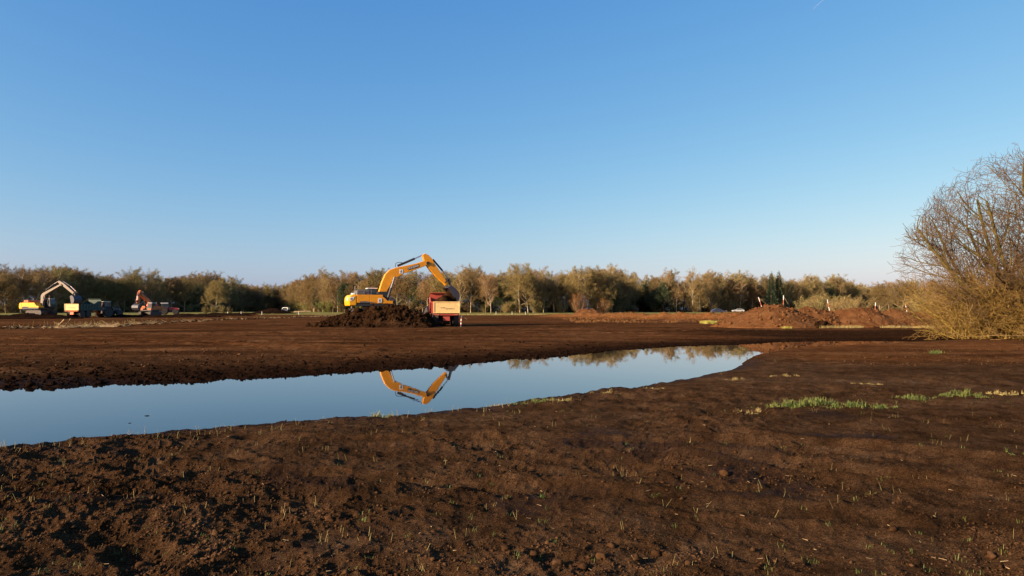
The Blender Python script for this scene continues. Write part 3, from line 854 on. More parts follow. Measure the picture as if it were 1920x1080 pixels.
def thicket(x, y, h, rad, nst, seed, label, lean=(-0.25, -0.1)):
    e = empty('willow_bush', (x, y, gz(x, y)-0.1)); tag(e, label, 'bush', 'willow bushes under the bare tree')
    sk = Skel(seed); r = sk.r
    for k in range(nst):
        a = r.uniform(0, 6.28); sp = r.uniform(0.1, 1.15)
        dv = Vector((math.cos(a)*sp+lean[0], math.sin(a)*sp*.7+lean[1], 1)).normalized()
        sk.limb((r.gauss(0, rad*.25), r.gauss(0, rad*.2), 0), dv, h*r.uniform(.7, 1.15), 0.028, 0, 2, 6, 0.16, 0.0, [8, 5, 3], 0.42, 0.7, 0.5)
    P0 = np.array([s[0] for s in sk.seg]); P1 = np.array([s[1] for s in sk.seg])
    P0[:, 2] = np.maximum(P0[:, 2], 0.06); P1[:, 2] = np.maximum(P1[:, 2], 0.08)
    R0 = np.array([s[2] for s in sk.seg]); R1 = np.array([s[3] for s in sk.seg]); lv = np.array([s[4] for s in sk.seg])
    for nm, sel, mt, mn in (('stems', lv == 0, M['willow'], 0.016), ('twigs', lv >= 1, M['willow_twig'], 0.0105)):
        V, F = tubes(P0[sel], P1[sel], np.maximum(R0[sel], mn), np.maximum(R1[sel], mn*.8), 3)
        link(nm, fast_mesh(nm, V, F), mt, e)
for i, (x, y, h, rad, n, lab) in enumerate([
        (26.6, 38.8, 2.3, 1.8, 42, 'leftmost low willow bush reaching over the dark mud beside the heaps'),
        (27.6, 40.6, 3.4, 2.2, 60, 'second willow bush from the left under the bare tree'),
        (28.6, 38.3, 3.5, 2.4, 70, 'yellow-brown willow bush in front of the bare tree stems'),
        (29.8, 40.0, 4.2, 2.4, 70, 'tall willow bush hiding the foot of the bare tree'),
        (29.0, 37.2, 2.6, 2.2, 60, 'frontmost willow bush at the right edge of the picture'),
        (29.4, 44.5, 4.2, 2.8, 50, 'rearmost willow bush behind the others left of the bare tree')]):
    thicket(x, y, h, rad, n, 900+i, lab)

def fallen_branch(x, y, L, ang, seed, label):
    sk = Skel(seed)
    sk.limb((0, 0, 0.25), (math.cos(ang), math.sin(ang), 0.12), L, 0.02, 0, 2, 7, 0.13, -0.01, [4, 3, 2], 0.4, 0.6)
    P0 = np.array([s[0] for s in sk.seg]); P1 = np.array([s[1] for s in sk.seg])
    P0[:, 2] = np.maximum(P0[:, 2], 0.03); P1[:, 2] = np.maximum(P1[:, 2], 0.03)
    R0 = np.maximum(np.array([s[2] for s in sk.seg]), .009)
    V, F = tubes(P0, P1, R0, R0*.8, 4)
    o = link('fallen_branch', fast_mesh('fallen_branch', V, F), M['pale_branch'], None, (x, y, gz(x, y)-0.02))
    tag(o, label, 'branch', 'pale low branches under the willows')
fallen_branch(26.9, 36.9, 3.4, math.pi*0.97, 31, 'pale branch reaching furthest left over the mud below the willows')
fallen_branch(27.2, 36.4, 3.0, math.pi*1.0, 32, 'pale branch lying low in front of the willow bushes')
fallen_branch(27.3, 35.7, 1.5, math.pi*0.45, 35, 'pale upright forked stem in front of the willow thicket')

def clod_base():
    t = (1+5**.5)/2
    v = np.array([(-1,t,0),(1,t,0),(-1,-t,0),(1,-t,0),(0,-1,t),(0,1,t),(0,-1,-t),(0,1,-t),(t,0,-1),(t,0,1),(-t,0,-1),(-t,0,1)])/math.sqrt(1+t*t)
    f = np.array([(0,11,5),(0,5,1),(0,1,7),(0,7,10),(0,10,11),(1,5,9),(5,11,4),(11,10,2),(10,7,6),(7,1,8),(3,9,4),(3,4,2),(3,2,6),(3,6,8),(3,8,9),(4,9,5),(2,4,11),(6,2,10),(8,6,7),(9,8,1)])
    return v, f
CV, CF = clod_base()
CLOD = (CV, CF)

# ------------------------------------------------------------------ heaps of soil
def heap(name, cx, cy, hx, hy, func, mt, label, cat='mound', group=None, n=(90, 70), rough=0.14, lam=1.4, seed=1, clodn=0, clod_size=.085):
    xs = np.linspace(-hx, hx, n[0]); ys = np.linspace(-hy, hy, n[1])
    X, Y = np.meshgrid(xs, ys); x = X.ravel(); y = Y.ravel()
    h = func(x, y)
    nz = fbm(x+cx, y+cy, lam, 4, seed)
    crumb = np.abs(fbm(x+cx, y+cy, lam*0.4, 3, seed+5))
    h = h + (rough*nz + rough*0.9*crumb)*np.clip(h*2.2, 0, 1)
    gx = x+cx; gy = y+cy
    g = height(gx, gy, micro=False)[0]
    z = np.where(h > 0.02, g+h, g-0.35)
    z0 = gz(cx, cy)
    idx = np.arange(len(x)).reshape(n[1], n[0])
    F = np.stack([idx[:-1, :-1], idx[:-1, 1:], idx[1:, 1:], idx[1:, :-1]], -1).reshape(-1, 4)
    keep = (h[F] > 0.0).any(1)
    F = F[keep]
    used = np.unique(F); remap = -np.ones(len(x), int); remap[used] = np.arange(len(used))
    V = np.stack([x, y, z-z0], 1)[used]
    me = fast_mesh(name, V, remap[F], smooth=True)
    o = link(name, me, mt, None, (cx, cy, z0)); tag(o, label, cat, group)
    if clodn:
        rs = np.random.RandomState(seed)
        ok = np.where(h > 0.05)[0]; pk = ok[rs.randint(0, len(ok), clodn)]
        P = np.stack([x, y, z-z0], 1)[pk]+rs.normal(0, .04, (clodn, 3))
        cs = np.minimum(clod_size*np.exp(rs.normal(0, .6, clodn)), .3)
        V = CV[None]*(1+rs.uniform(-.38, .38, (clodn, 12, 1)))*cs[:, None, None]*rs.uniform(.7, 1.3, (clodn, 1, 3))+P[:, None, :]
        c = link('clods', fast_mesh('clods', V.reshape(-1, 3), (CF[None]+(np.arange(clodn)*12)[:, None, None]).reshape(-1, 3)), mt, o)
        c['kind'] = 'stuff'
    return o

def cone(peaks):
    def f(x, y):
        h = np.full(x.shape, -0.12)
        for (px, py, pr, ph, e) in peaks:
            d = np.sqrt((x-px)**2+((y-py)*e)**2)/pr
            hh = ph*(np.maximum(0, 1.0-np.maximum(0, np.sqrt(d*d+0.03)-0.10)))-0.05
            h = np.maximum(h, np.where(d < 1.1, hh, -0.12))
        return h
    return f

MX, MY = -13.4, 66.4
def main_heap(x, y):
    gx = x+MX; gy = y+MY
    cr = np.interp(gx, [-19.0, -17.6, -16.4, -15.2, -13.8, -12.8, -11.6, -10.7, -9.6, -8.7, -7.9, -7.2],
                   [-0.1, 0.45, 0.9, 1.42, 1.72, 1.78, 1.86, 1.88, 1.5, 1.15, 0.8, -0.1])
    pf = np.interp(gy, [62.0, 62.5, 63.9, 64.6, 65.1], [-0.05, 0.15, 1.0, 1.0, 0.55])
    plate = np.minimum(np.maximum(cr, 0), 0.86)*np.interp(gy, [64.6, 68.6, 71.0], [1, 1, -0.1])
    return np.where(gy < 64.6, cr*pf, np.maximum(cr*np.where(gy < 65.3, pf, -1), plate) - 0.02)
heap('soil_mound', MX, MY, 6.4, 5.2, main_heap, M['dark_soil'], 'big dark peat mound that the yellow excavator stands on', n=(190, 130), rough=0.36, lam=1.0, seed=81, clodn=4200, clod_size=.05)
heap('soil_mound', 24.6, 65.5, 6.6, 5.0, cone([(0.2, 0, 5.2, 2.35, 1.15), (-1.0, 0.2, 4.2, 1.9, 1.0), (1.6, .3, 4.0, 2.05, 1.0)]), M['rust_soil'], 'largest rust-brown conical heap, leftmost in the row on the right', group='rust-brown heaps', rough=0.17, seed=82, clodn=700, clod_size=.055)
heap('soil_mound', 29.2, 67.5, 5.2, 4.4, cone([(0, 0, 4.0, 2.05, 1.0), (1.4, -.2, 3.3, 1.75, 1.0)]), M['rust_soil'], 'second rust-brown heap with a grassy foot, right of the largest', group='rust-brown heaps', rough=0.26, seed=83, clodn=700, clod_size=.06)
heap('soil_mound', 34.0, 67.0, 5.4, 4.6, cone([(0, 0, 4.5, 2.05, 1.0), (-1.7, 0.2, 3.5, 1.7, 1.0)]), M['rust_soil'], 'third rust-brown heap, pale red top, in the row on the right', group='rust-brown heaps', rough=0.20, seed=84, clodn=500, clod_size=.055)
heap('soil_mound', 38.2, 68.5, 5.0, 4.6, cone([(0, 0, 4.2, 1.85, 1.0), (1.5, 0.2, 3.4, 1.5, 1.0)]), M['rust_soil'], 'rightmost smooth rust-brown heap next to the willow thicket', group='rust-brown heaps', rough=0.13, seed=85, clodn=250, clod_size=.05)
heap('soil_mound', 27.9, 62.6, 2.2, 1.8, cone([(0, 0, 1.5, 0.5, 1.0), (-.9, .5, 1.2, 0.7, 1.0)]), M['dark_soil'], 'dark tumbled clods slipping between the two leftmost rust-brown heaps', rough=0.3, lam=.8, seed=86, clodn=120, clod_size=.12)
heap('soil_mound', -82.0, 115.0, 13.0, 4.5, cone([(-6, 0, 6, 0.75, 1.6), (0.5, 0, 6, 0.95, 1.5), (5, 0, 4.5, 0.7, 1.4)]), M['black_soil'], 'long black peat heap in front of the silver-boomed excavator', n=(130, 50), rough=0.2, seed=87)
heap('soil_mound', -68.5, 196.0, 7.6, 4.0, cone([(0, 0, 5.4, 1.75, 1.3), (-2.5, 0, 4.2, 1.15, 1.2), (3.4, 0, 3.4, 0.6, 1.1)]), M['black_soil'], 'dark peat heap out on the meadow left of the parked cars', rough=0.12, lam=1.8, seed=88)
heap('soil_mound', 13.5, 119.5, 4.2, 3.2, cone([(0, 0, 3.4, 0.95, 1.1)]), M['rust_soil'], 'small rust-brown heap at the left end of the rusty bank', rough=0.16, seed=89)
for (cx, cy, hx, lab) in ((-66.0, 128.0, 13, 'low black ridge of peat running between green trailer and orange excavator'), (-66.0, 150.0, 10, 'low black ridge of peat in front of the red tractor'), (-70.0, 170.0, 7.5, 'low black ridge of peat below the lone oak')):
    heap('peat_ridge', cx, cy, hx, 2.2, (lambda hx: (lambda x, y: 0.42*np.maximum(0, 1-(y/1.7)**2)*sstep(hx, hx-3, np.abs(x))-0.03))(hx), M['black_soil'], lab, 'ridge', 'low black ridges', n=(90, 24), rough=0.16, seed=int(90+abs(cy)))

# ------------------------------------------------------------------ excavators
def stadium(x0, x1, r, cz, n=8):
    pts = []
    for i in range(n+1):
        a = math.pi/2+math.pi*i/n; pts.append((x0+r*math.cos(a), cz+r*math.sin(a)))
    for i in range(n+1):
        a = -math.pi/2+math.pi*i/n; pts.append((x1+r*math.cos(a), cz+r*math.sin(a)))
    return pts

def text_mesh(body, size, depth):
    cu = bpy.data.curves.new('lettering', 'FONT'); cu.body = body; cu.size = size; cu.extrude = depth
    cu.align_x = 'CENTER'; cu.align_y = 'CENTER'
    ob = bpy.data.objects.new('lettering_tmp', cu); COL.objects.link(ob)
    bpy.context.view_layer.update()
    dg = bpy.context.evaluated_depsgraph_get()
    me = bpy.data.meshes.new_from_object(ob.evaluated_get(dg))
    bpy.data.objects.remove(ob); bpy.data.curves.remove(cu)
    return me

def excavator(label, loc, head, body_m, cw_m, boom_m, stick_m, hood_m, hbase, x_rear, x_front, boom, stick, armc, boomc, bktc, links, bucket, cab_x, group=None, badges=True, wide=1.42, cab_front=False, bw=.29, sw=.23):
    """side profile given in metres (x forward, z up, from the ground under the tracks)"""
    e = empty('excavator', loc, math.radians(head)); tag(e, label, 'excavator', group)
    W = wide
    # undercarriage
    for s in (-1, 1):
        y0, y1 = sorted((s*0.85, s*1.45))
        t = MB().prism(stadium(-1.5, 1.5, 0.42, 0.44), y0, y1).build('track', M['track_steel'], e, 0.03)
        g = MB()
        for k in range(17):
            xx = -1.75+3.5*k/16
            g.box(xx-.05, xx+.05, y0-.01, y1+.01, 0.86, 0.905)
            g.box(xx-.05, xx+.05, y0-.01, y1+.01, -0.02, 0.02)
        g.build('grouser', M['track_steel'], t)
        w = MB()
        for k in range(6): w.lathe([(-.33, .16), (.33, .16)], -1.25+.5*k, 0.32, n=12, cy=s*1.15)
        w.build('roller', M['black_paint'], t)
    MB().box(-1.1, 1.1, -.85, .85, .45, .82).build('undercarriage', M['black_paint'], e)
    MB().cyl((0, 0, .82), (0, 0, hbase-.004), .72, n=24).build('turntable', M['black_paint'], e)
    # house
    h0 = hbase; h1 = hbase+1.07
    xr, xf = x_rear, x_front
    step = xf-0.95
    MB().box(xr+.45, xf-.05, -W+.02, W-.02, h0, h0+.22).build('deck', M['black_paint'], e)
    cwp = [(xr+.03, h0+.02), (xr-.02, h0+.45), (xr+.04, h0+.86), (xr+.24, h1), (xr+.72, h1), (xr+.72, h0+.02)]
    cw = MB().prism(cwp, -W-.01, W+.01).build('counterweight', cw_m, e, 0.09)
    L = step-(xr+.73)
    for k in range(2):
        a = xr+.73+L*k/2+.008; b = xr+.73+L*(k+1)/2-.008
        for s in (-1, 1):
            y0, y1 = sorted((s*(W-.62), s*W))
            zz = h0+.30 if k == 0 else h0+.24
            MB().box(a, b, y0, y1, zz, h1).build('side_panel', body_m, e, 0.025)
    MB().box(xr+.73, step, -W+.63, W-.63, h0+.23, h1-.02).build('engine_bay', body_m, e)
    # front step
    for s in (-1, 1):
        y0, y1 = sorted((s*.5, s*W))
        MB().prism([(step, h0+.23), (xf, h0+.23), (xf, h0+.5), (step+.42, h0+.52), (step+.22, h0+.74), (step, h0+.9)], y0, y1).build('front_step', body_m, e, 0.02)
    # dark stripe and opening along the sill
    MB().prism([(xr+1.0, h0+.44), (xr+1.5, h0+.47), (xr+2.35, h0+.36), (xr+2.6, h0+.3), (xr+1.0, h0+.3)], -W-.012, -W+.02).build('sill_recess', M['grey_paint'], e)
    # hood, rails, exhaust
    MB().prism([(xr+.75, h1), (xr+.85, h1+.43), (xr+1.95, h1+.47), (xr+2.0, h1)], -W+.25, W-.55).build('engine_hood', hood_m, e, 0.05)
    MB().box(xr+.45, xr+.72, -.5, .3, h1, h1+.18).build('air_intake', M['white_paint'], e, .03)
    MB().cyl((xr+.9, .5, h1+.4), (xr+.9, .5, h1+.86), .07, n=10).build('exhaust_pipe', M['grey_paint'], e)
    r = MB()
    for yy in (-W+.12,):
        r.pipe([(xr+.8, yy, h1), (xr+.8, yy, h1+.5), (xr+2.1, yy, h1+.5), (xr+2.1, yy, h1)], .022)
        r.pipe([(xr+1.45, yy, h1), (xr+1.45, yy, h1+.5)], .02)
    r.build('handrail', M['grey_paint'], e)
    # cab on the left side
    cx0, cx1 = cab_x
    cz1 = hbase+1.78; cz0 = h0+.23
    ca = MB().prism([(cx0, cz0), (cx1, cz0), (cx1, cz0+.55), (cx1-.12, cz1-.08), (cx0+.06, cz1-.08), (cx0, cz0+.9)], .42, W-.03).build('cab', M['black_paint'], e, .03)
    MB().box(cx0, cx1-.08, .4, W-.01, cz1-.078, cz1).build('cab_roof', M['white_paint'], ca, .03)
    MB().prism([(cx0+.14, cz0+.75), (cx1-.2, cz0+.75), (cx1-.26, cz1-.18), (cx0+.16, cz1-.18)], .408, .419).build('side_window', M['glass'], ca)
    MB().prism([(cx0+.14, cz0+.75), (cx1-.2, cz0+.75), (cx1-.26, cz1-.18), (cx0+.16, cz1-.18)], W-.029, W-.018).build('side_window', M['glass'], ca)
    MB().add([(cx1+.004, .52, cz0+.6), (cx1+.004, W-.12, cz0+.6), (cx1-.10, W-.12, cz1-.16), (cx1-.10, .52, cz1-.16),
              (cx1+.018, .52, cz0+.6), (cx1+.018, W-.12, cz0+.6), (cx1-.086, W-.12, cz1-.16), (cx1-.086, .52, cz1-.16)],
             [[0, 3, 2, 1], [4, 5, 6, 7], [0, 1, 5, 4], [1, 2, 6, 5], [2, 3, 7, 6], [3, 0, 4, 7]]).build('windscreen', M['glass'], ca)
    # boom, stick and rams
    bo = MB().prism(boom, -bw, bw).build('boom', boom_m, e, .03)
    MB().box(boom[0][0]-.1, boom[-2][0]+.25, -.45, .45, h0+.22, boom[0][1]+.05).build('boom_foot', M['black_paint'], e, .02)
    st = MB().prism(stick, -sw, sw).build('stick', stick_m, e, .03)
    piv = ((stick[-1][0]+stick[-2][0])/2+.12, (stick[-1][1]+stick[-2][1])/2)
    MB().cyl((piv[0]+.12, -.33, piv[1]-.02), (piv[0]+.12, .33, piv[1]-.02), .16, n=14).build('pivot_pin', M['black_paint'], st)
    def ram(name, pts, r, ys=(0,)):
        a, b, c = pts
        for yy in ys:
            q = MB().cyl((a[0], yy, a[1]), (b[0], yy, b[1]), r, n=12).build(name, M['black_paint'], e)
            MB().cyl((b[0], yy, b[1]), (c[0], yy, c[1]), r*.55, n=10).build('rod', M['chrome'], q)
    ram('arm_cylinder', armc, .115)
    ram('boom_cylinder', boomc, .12, (-.42, .42))
    ram('bucket_cylinder', bktc, .095)
    lk = MB()
    for a, b in links:
        for yy in (-.2, .2): lk.cyl((a[0], yy, a[1]), (b[0], yy, b[1]), .075, n=8)
    lk.build('linkage', M['black_paint'], e)
    # hoses
    hz = MB()
    p0 = Vector((boom[4][0]-.1, -.12, boom[4][1])); p1 = Vector((armc[0][0]+.5, -.12, armc[0][1]+.3))
    mid = (p0+p1)/2+Vector((-.25, 0, .22))
    hz.pipe([p0, p0.lerp(mid, .6)+Vector((-.05, 0, .08)), mid, mid.lerp(p1, .5)+Vector((0, 0, .06)), p1], .028)
    hz.build('hydraulic_hose', M['black_paint'], bo)
    # bucket shell: outer profile open towards the first-last edge
    n = len(bucket); inn = []
    cxm = sum(p[0] for p in bucket)/n; czm = sum(p[1] for p in bucket)/n
    for p in bucket:
        d = math.hypot(p[0]-cxm, p[1]-czm); inn.append((p[0]+(cxm-p[0])/d*.07, p[1]+(czm-p[1])/d*.07))
    bk = MB().prism(bucket+inn[::-1], -.68, .68).build('bucket', M['worn_steel'], e)
    for s in (-1, 1):
        y0, y1 = sorted((s*.685, s*.74)); MB().prism(bucket, y0, y1).build('bucket_side', M['worn_steel'], bk)
    tp = bucket[-1]; tq = bucket[-2]; dx, dz = tp[0]-tq[0], tp[1]-tq[1]; dl = math.hypot(dx, dz)
    for k in range(5):
        yy = -.56+.28*k
        MB().prism([(tp[0]-dz/dl*.04, tp[1]+dx/dl*.04), (tp[0]+dz/dl*.04, tp[1]-dx/dl*.04), (tp[0]+dx/dl*.22, tp[1]+dz/dl*.22)], yy-.06, yy+.06).build('tooth', M['worn_steel'], bk)
    return e

def sh(pts, dz): return [(round(a, 3), round(b-dz, 3)) for a, b in pts]
Z0 = 1.16
boom = [(0.85,3.62),(1.17,4.64),(1.49,5.37),(1.93,5.81),(2.59,6.05),(3.47,6.24),(4.52,6.49),(5.35,6.77),(5.72,6.71),(5.76,6.45),(5.35,6.21),(4.22,5.78),(3.33,5.48),(2.55,5.06),(2.3,5.16),(2.08,4.58),(1.71,3.85),(1.43,3.34),(1.06,3.31)]
stick = [(5.2,7.35),(5.42,7.51),(5.8,7.37),(6.18,7.01),(6.41,6.57),(6.87,5.92),(7.41,5.11),(7.8,4.59),(7.56,4.36),(7.34,4.59),(6.56,5.24),(5.88,5.97),(5.61,6.33),(5.35,6.84)]
bucket = [(7.62,4.12),(8.02,4.34),(8.42,4.12),(8.78,3.7),(8.93,3.3),(8.84,2.95),(8.6,2.78)]
ex = excavator('big yellow excavator with raised boom loading the red trailer from its peat mound', (-13.77, 66.0, Z0), 22, M['yellow'], M['yellow_sunlit'], M['yellow'], M['yellow'], M['grey_paint'],
    2.26-Z0, -2.18, 1.97, sh(boom, Z0), sh(stick, Z0), sh([(2.74,6.22),(4.44,6.98),(5.3,7.38)], Z0), sh([(1.64,2.85),(2.0,4.05),(2.34,5.12)], Z0), sh([(6.3,6.95),(7.3,5.85),(7.95,5.1)], Z0),
    [(sh([(7.95,5.1)], Z0)[0], sh([(7.5,4.62)], Z0)[0]), (sh([(7.95,5.1)], Z0)[0], sh([(8.2,4.2)], Z0)[0])], sh(bucket, Z0), (-.15, .95))
def add_badges(e, dz):
    y = -1.435
    def plate(x, z, w, h, yy, nm='badge'):
        b = MB().box(x-w/2, x+w/2, yy-.012, yy, z-h/2, z+h/2).build(nm, M['white_paint'], e)
        q = MB().prism([(x-w*.28, z-h*.02), (x-w*.05, z+h*.30), (x+w*.22, z+h*.22), (x+w*.05, z+h*.02), (x+w*.30, z-h*.14), (x-w*.1, z-h*.1)], yy-.018, yy-.0125)
        q.box(x-w*.28, x+w*.28, yy-.018, yy-.0125, z-h*.34, z-h*.24)
        q.build('emblem', M['black_paint'], b)
    plate(0.72, 2.79-dz, .36, .40, y)
    plate(3.03, 5.66-dz, .36, .40, -.292)
    # boom name strip
    ang = math.atan2(6.49-6.24, 4.52-3.47)+.06
    c = Vector((4.23, -.295, 6.12-dz))
    u = Vector((math.cos(ang), 0, math.sin(ang))); v = Vector((-math.sin(ang), 0, math.cos(ang)))
    f = [c+u*a+v*b for a, b in ((-.62, -.13), (.56, -.13), (.62, .13), (-.56, .13))]
    pl = MB().add([p+Vector((0, d, 0)) for d in (0, -.012) for p in f], [[0, 1, 2, 3][::-1], [4, 5, 6, 7], [0, 1, 5, 4], [1, 2, 6, 5], [2, 3, 7, 6], [3, 0, 4, 7]]).build('name_strip', M['black_paint'], e)
    tm = text_mesh('DOOSAN', .26, .004)
    t = link('lettering', tm, M['white_paint'], pl)
    t.matrix_local = Matrix.Translation(c+Vector((0, -.018, 0))) @ Matrix(((u.x, v.x, 0, 0), (0, 0, -1, 0), (u.z, v.z, 0, 0), (0, 0, 0, 1)))
    # counterweight panel on the rear flank
    b = MB().prism([(-2.08, 3.08-dz), (-1.66, 3.14-dz), (-1.78, 2.86-dz), (-1.98, 2.74-dz), (-2.08, 2.74-dz)], -1.448, -1.434).build('name_panel', M['white_paint'], e)
    MB().box(-2.04, -1.95, -1.455, -1.4485, 2.86-dz, 2.99-dz).box(-1.93, -1.84, -1.455, -1.4485, 2.87-dz, 3.0-dz).build('marking', M['grey_paint'], b)
    rb = MB().add([(-2.222, -1.2, 2.78-dz), (-2.222, -.5, 2.78-dz), (-2.19, -.5, 3.06-dz), (-2.19, -1.2, 3.06-dz), (-2.24, -1.2, 2.78-dz), (-2.24, -.5, 2.78-dz), (-2.21, -.5, 3.06-dz), (-2.21, -1.2, 3.06-dz)],
             [[0, 1, 2, 3], [7, 6, 5, 4], [0, 4, 5, 1], [1, 5, 6, 2], [2, 6, 7, 3], [3, 7, 4, 0]]).build('rear_panel', M['white_paint'], e)
add_badges(ex, Z0)

Z1 = 1.0
b2 = [(-0.19,2.37),(0.0,4.38),(0.46,4.87),(4.29,6.25),(4.92,6.45),(5.11,6.27),(4.54,5.83),(1.36,4.45),(0.85,3.9),(0.68,2.18)]
b2x = [(-0.05,2.3),(.0,3.3),(0.05,4.38),(0.22,4.62),(0.5,4.84),(4.29,6.2),(4.92,6.45),(5.05,6.27),(4.54,5.97),(1.2,4.62),(0.68,4.2),(0.52,2.18)]
s2 = [(4.04,6.78),(4.35,6.94),(5.4,6.52),(8.2,4.72),(8.12,4.4),(7.7,4.55),(5.15,6.08),(4.6,6.25)]
k2 = [(7.75,4.2),(8.1,4.4),(8.5,4.2),(8.75,3.7),(8.65,3.2),(8.3,2.95),(8.05,3.0)]
excavator('excavator with dirty silver boom, yellow counterweight and orange hood loading the green trailer', (-81.3, 118.0, Z1), -20, M['yellow_sunlit'], M['yellow_sunlit'], M['silver_paint'], M['silver_paint'], M['orange'],
    2.1-Z1, -3.6, 1.2, sh(b2x, Z1), sh(s2, Z1), sh([(1.1,5.35),(3.0,6.35),(4.15,6.85)], Z1), sh([(.9,2.6),(1.1,3.6),(1.4,4.4)], Z1), sh([(5.3,6.75),(6.9,6.0),(8.2,5.1)], Z1),
    [(sh([(8.2,5.1)], Z1)[0], sh([(7.8,4.5)], Z1)[0]), (sh([(8.2,5.1)], Z1)[0], sh([(8.3,4.3)], Z1)[0])], sh(k2, Z1), (.1, 1.5), badges=False, bw=.2, sw=.16)

Z2 = 0.72
q = 1.3
def rq(L): return [(a*q, b) for a, b in L]
b3 = rq([(0.0,2.7),(-.1,3.31),(0.1,3.95),(0.82,4.55),(2.06,5.4),(2.58,5.75),(2.84,5.52),(2.78,5.2),(2.32,4.95),(1.18,4.0),(0.5,3.6),(.42,2.7)])
s3 = rq([(2.2,6.05),(2.41,6.21),(2.71,6.08),(3.0,5.4),(3.28,3.99),(3.19,3.36),(2.9,3.36),(2.78,3.99),(2.55,5.12),(2.3,5.7)])
k3 = rq([(2.95,3.3),(3.3,3.25),(3.75,2.9),(3.85,2.4),(3.6,1.95),(3.2,1.8)])
excavator('orange-boomed excavator parked with its arm lowered between green trailer and red tractor', (-79.5, 150.0, Z2), 262, M['orange'], M['orange'], M['orange'], M['orange'], M['tractor_red'],
    1.75-Z2, -2.3, 1.7, sh(b3, Z2), sh(s3, Z2), sh(rq([(.9,4.95),(1.7,5.7),(2.25,6.05)]), Z2), sh(rq([(.75,2.6),(.95,3.3),(1.15,4.0)]), Z2), sh(rq([(2.75,5.9),(3.2,5.0),(3.45,4.1)]), Z2),
    [(sh(rq([(3.45,4.1)]), Z2)[0], sh(rq([(3.15,3.6)]), Z2)[0]), (sh(rq([(3.45,4.1)]), Z2)[0], sh(rq([(3.35,3.25)]), Z2)[0])], sh(k3, Z2), (.05, 1.45), badges=False)

# ------------------------------------------------------------------ trailers, tractors, cars
def wheel(parent, x, y, z, r, w, side, rim_m, name='wheel'):
    hw = w/2
    t = MB().lathe([(-hw, r*.62), (-hw, r*.93), (-hw*.75, r), (hw*.75, r), (hw, r*.93), (hw, r*.62)], x, z, n=22, cy=y).build(name, M['tyre'], parent)
    lg = MB()
    for k in range(18):
        a = 2*math.pi*k/18
        c, s = math.cos(a), math.sin(a)
        p = [(x+c*rr-s*d, z+s*rr+c*d) for rr, d in ((r*.97, -.035), (r*1.035, -.03), (r*1.035, .03), (r*.97, .035))]
        lg.prism(p, y-hw*.9, y+hw*.9)
    lg.build('tread', M['tyre'], t)
    MB().lathe([(-hw*.98, r*.30), (-hw*.72, r*.56), (hw*.72, r*.56), (hw*.98, r*.30)], x, z, n=18, cy=y).build('rim', rim_m, t)
    return t

def trailer(label, loc, head, body_m, gate_m, chassis_m, length=5.6):
    e = empty('dump_trailer', loc, math.radians(head)); tag(e, label, 'trailer', 'dump trailers')
    W = 1.27; z0, z1 = 1.30, 2.42; xf = length
    for s in (-1, 1):
        y0, y1 = sorted((s*(W-.07), s*W))
        MB().prism([(0.02, z0), (xf, z0), (xf-.02, z1+.55), (xf-1.0, z1+.5), (xf-1.9, z1+.03), (0.02, z1)], y0, y1).build('side_wall', body_m, e)
        r = MB()
        for k in range(7): r.box(.35+k*.75, .43+k*.75, *sorted((s*W, s*(W+.05))), z0+.02, z1-.05)
        r.build('rib', body_m, e)
    MB().box(.02, xf-.01, -W+.072, W-.072, z0-.08, z0).build('floor', body_m, e)
    MB().prism([(xf-.08, z0), (xf, z0), (xf+.05, z1+.95), (xf-.25, z1+1.0), (xf-.28, z1+.96), (xf-.03, z1+.9)], -W+.075, W-.075).build('front_bulkhead', body_m, e)
    g = MB().box(-.06, .016, -W, W, z0, z1).build('tailgate', gate_m, e, .012)
    fr = MB().box(-.10, -.062, -W, -W+.09, z0, z1).box(-.10, -.062, W-.09, W, z0, z1).box(-.10, -.062, -W+.092, W-.092, z1-.09, z1).box(-.10, -.062, -W+.092, W-.092, z0, z0+.07)
    fr.build('gate_frame', gate_m, g)
    mk = MB(); r = random.Random(3)
    x = .55
    while x > -.85:
        w = r.uniform(.04, .1); zc = z0+.52-.1*(x < .12)
        mk.box(-.068, -.0625, x-w*.5, x+w*.5, zc-.035*r.uniform(.6, 1.3), zc+.035*r.uniform(.6, 1.5)); x -= w+.035
        if .06 < x < .16: x -= .08
    mk.build('faded_marking', M['grey_paint'], g)
    MB().box(-.02, xf, -.55, -.38, 1.02, 1.215).box(-.02, xf, .38, .55, 1.02, 1.215).box(.02, .2, -.376, .376, 1.02, 1.2).build('chassis', chassis_m, e)
    MB().box(-.14, -.02, -1.2, 1.2, 1.08, 1.21).build('rear_beam', chassis_m, e, .01)
    MB().prism([(-.08, .55), (.2, .5), (.3, .9), (-.02, 1.0)], -.33, .33).build('tow_box', chassis_m, e, .02)
    for s in (-1, 1): MB().box(-.17, -.142, *sorted((s*.7, s*1.1)), 1.1, 1.19).build('tail_light', M['pole_red'], e)
    for xx in (1.2, 2.75):
        MB().cyl((xx, -.9, .62), (xx, .9, .62), .09, n=10).build('axle', M['black_paint'], e)
        for s in (-1, 1): wheel(e, xx-.15, s*.98, .66, .66, .55, s, M['black_paint'])
    MB().prism([(xf-.2, 1.0), (xf-.2, 1.2), (xf+1.3, .75), (xf+1.3, .6)], -.14, .14).build('drawbar', chassis_m, e)
    return e

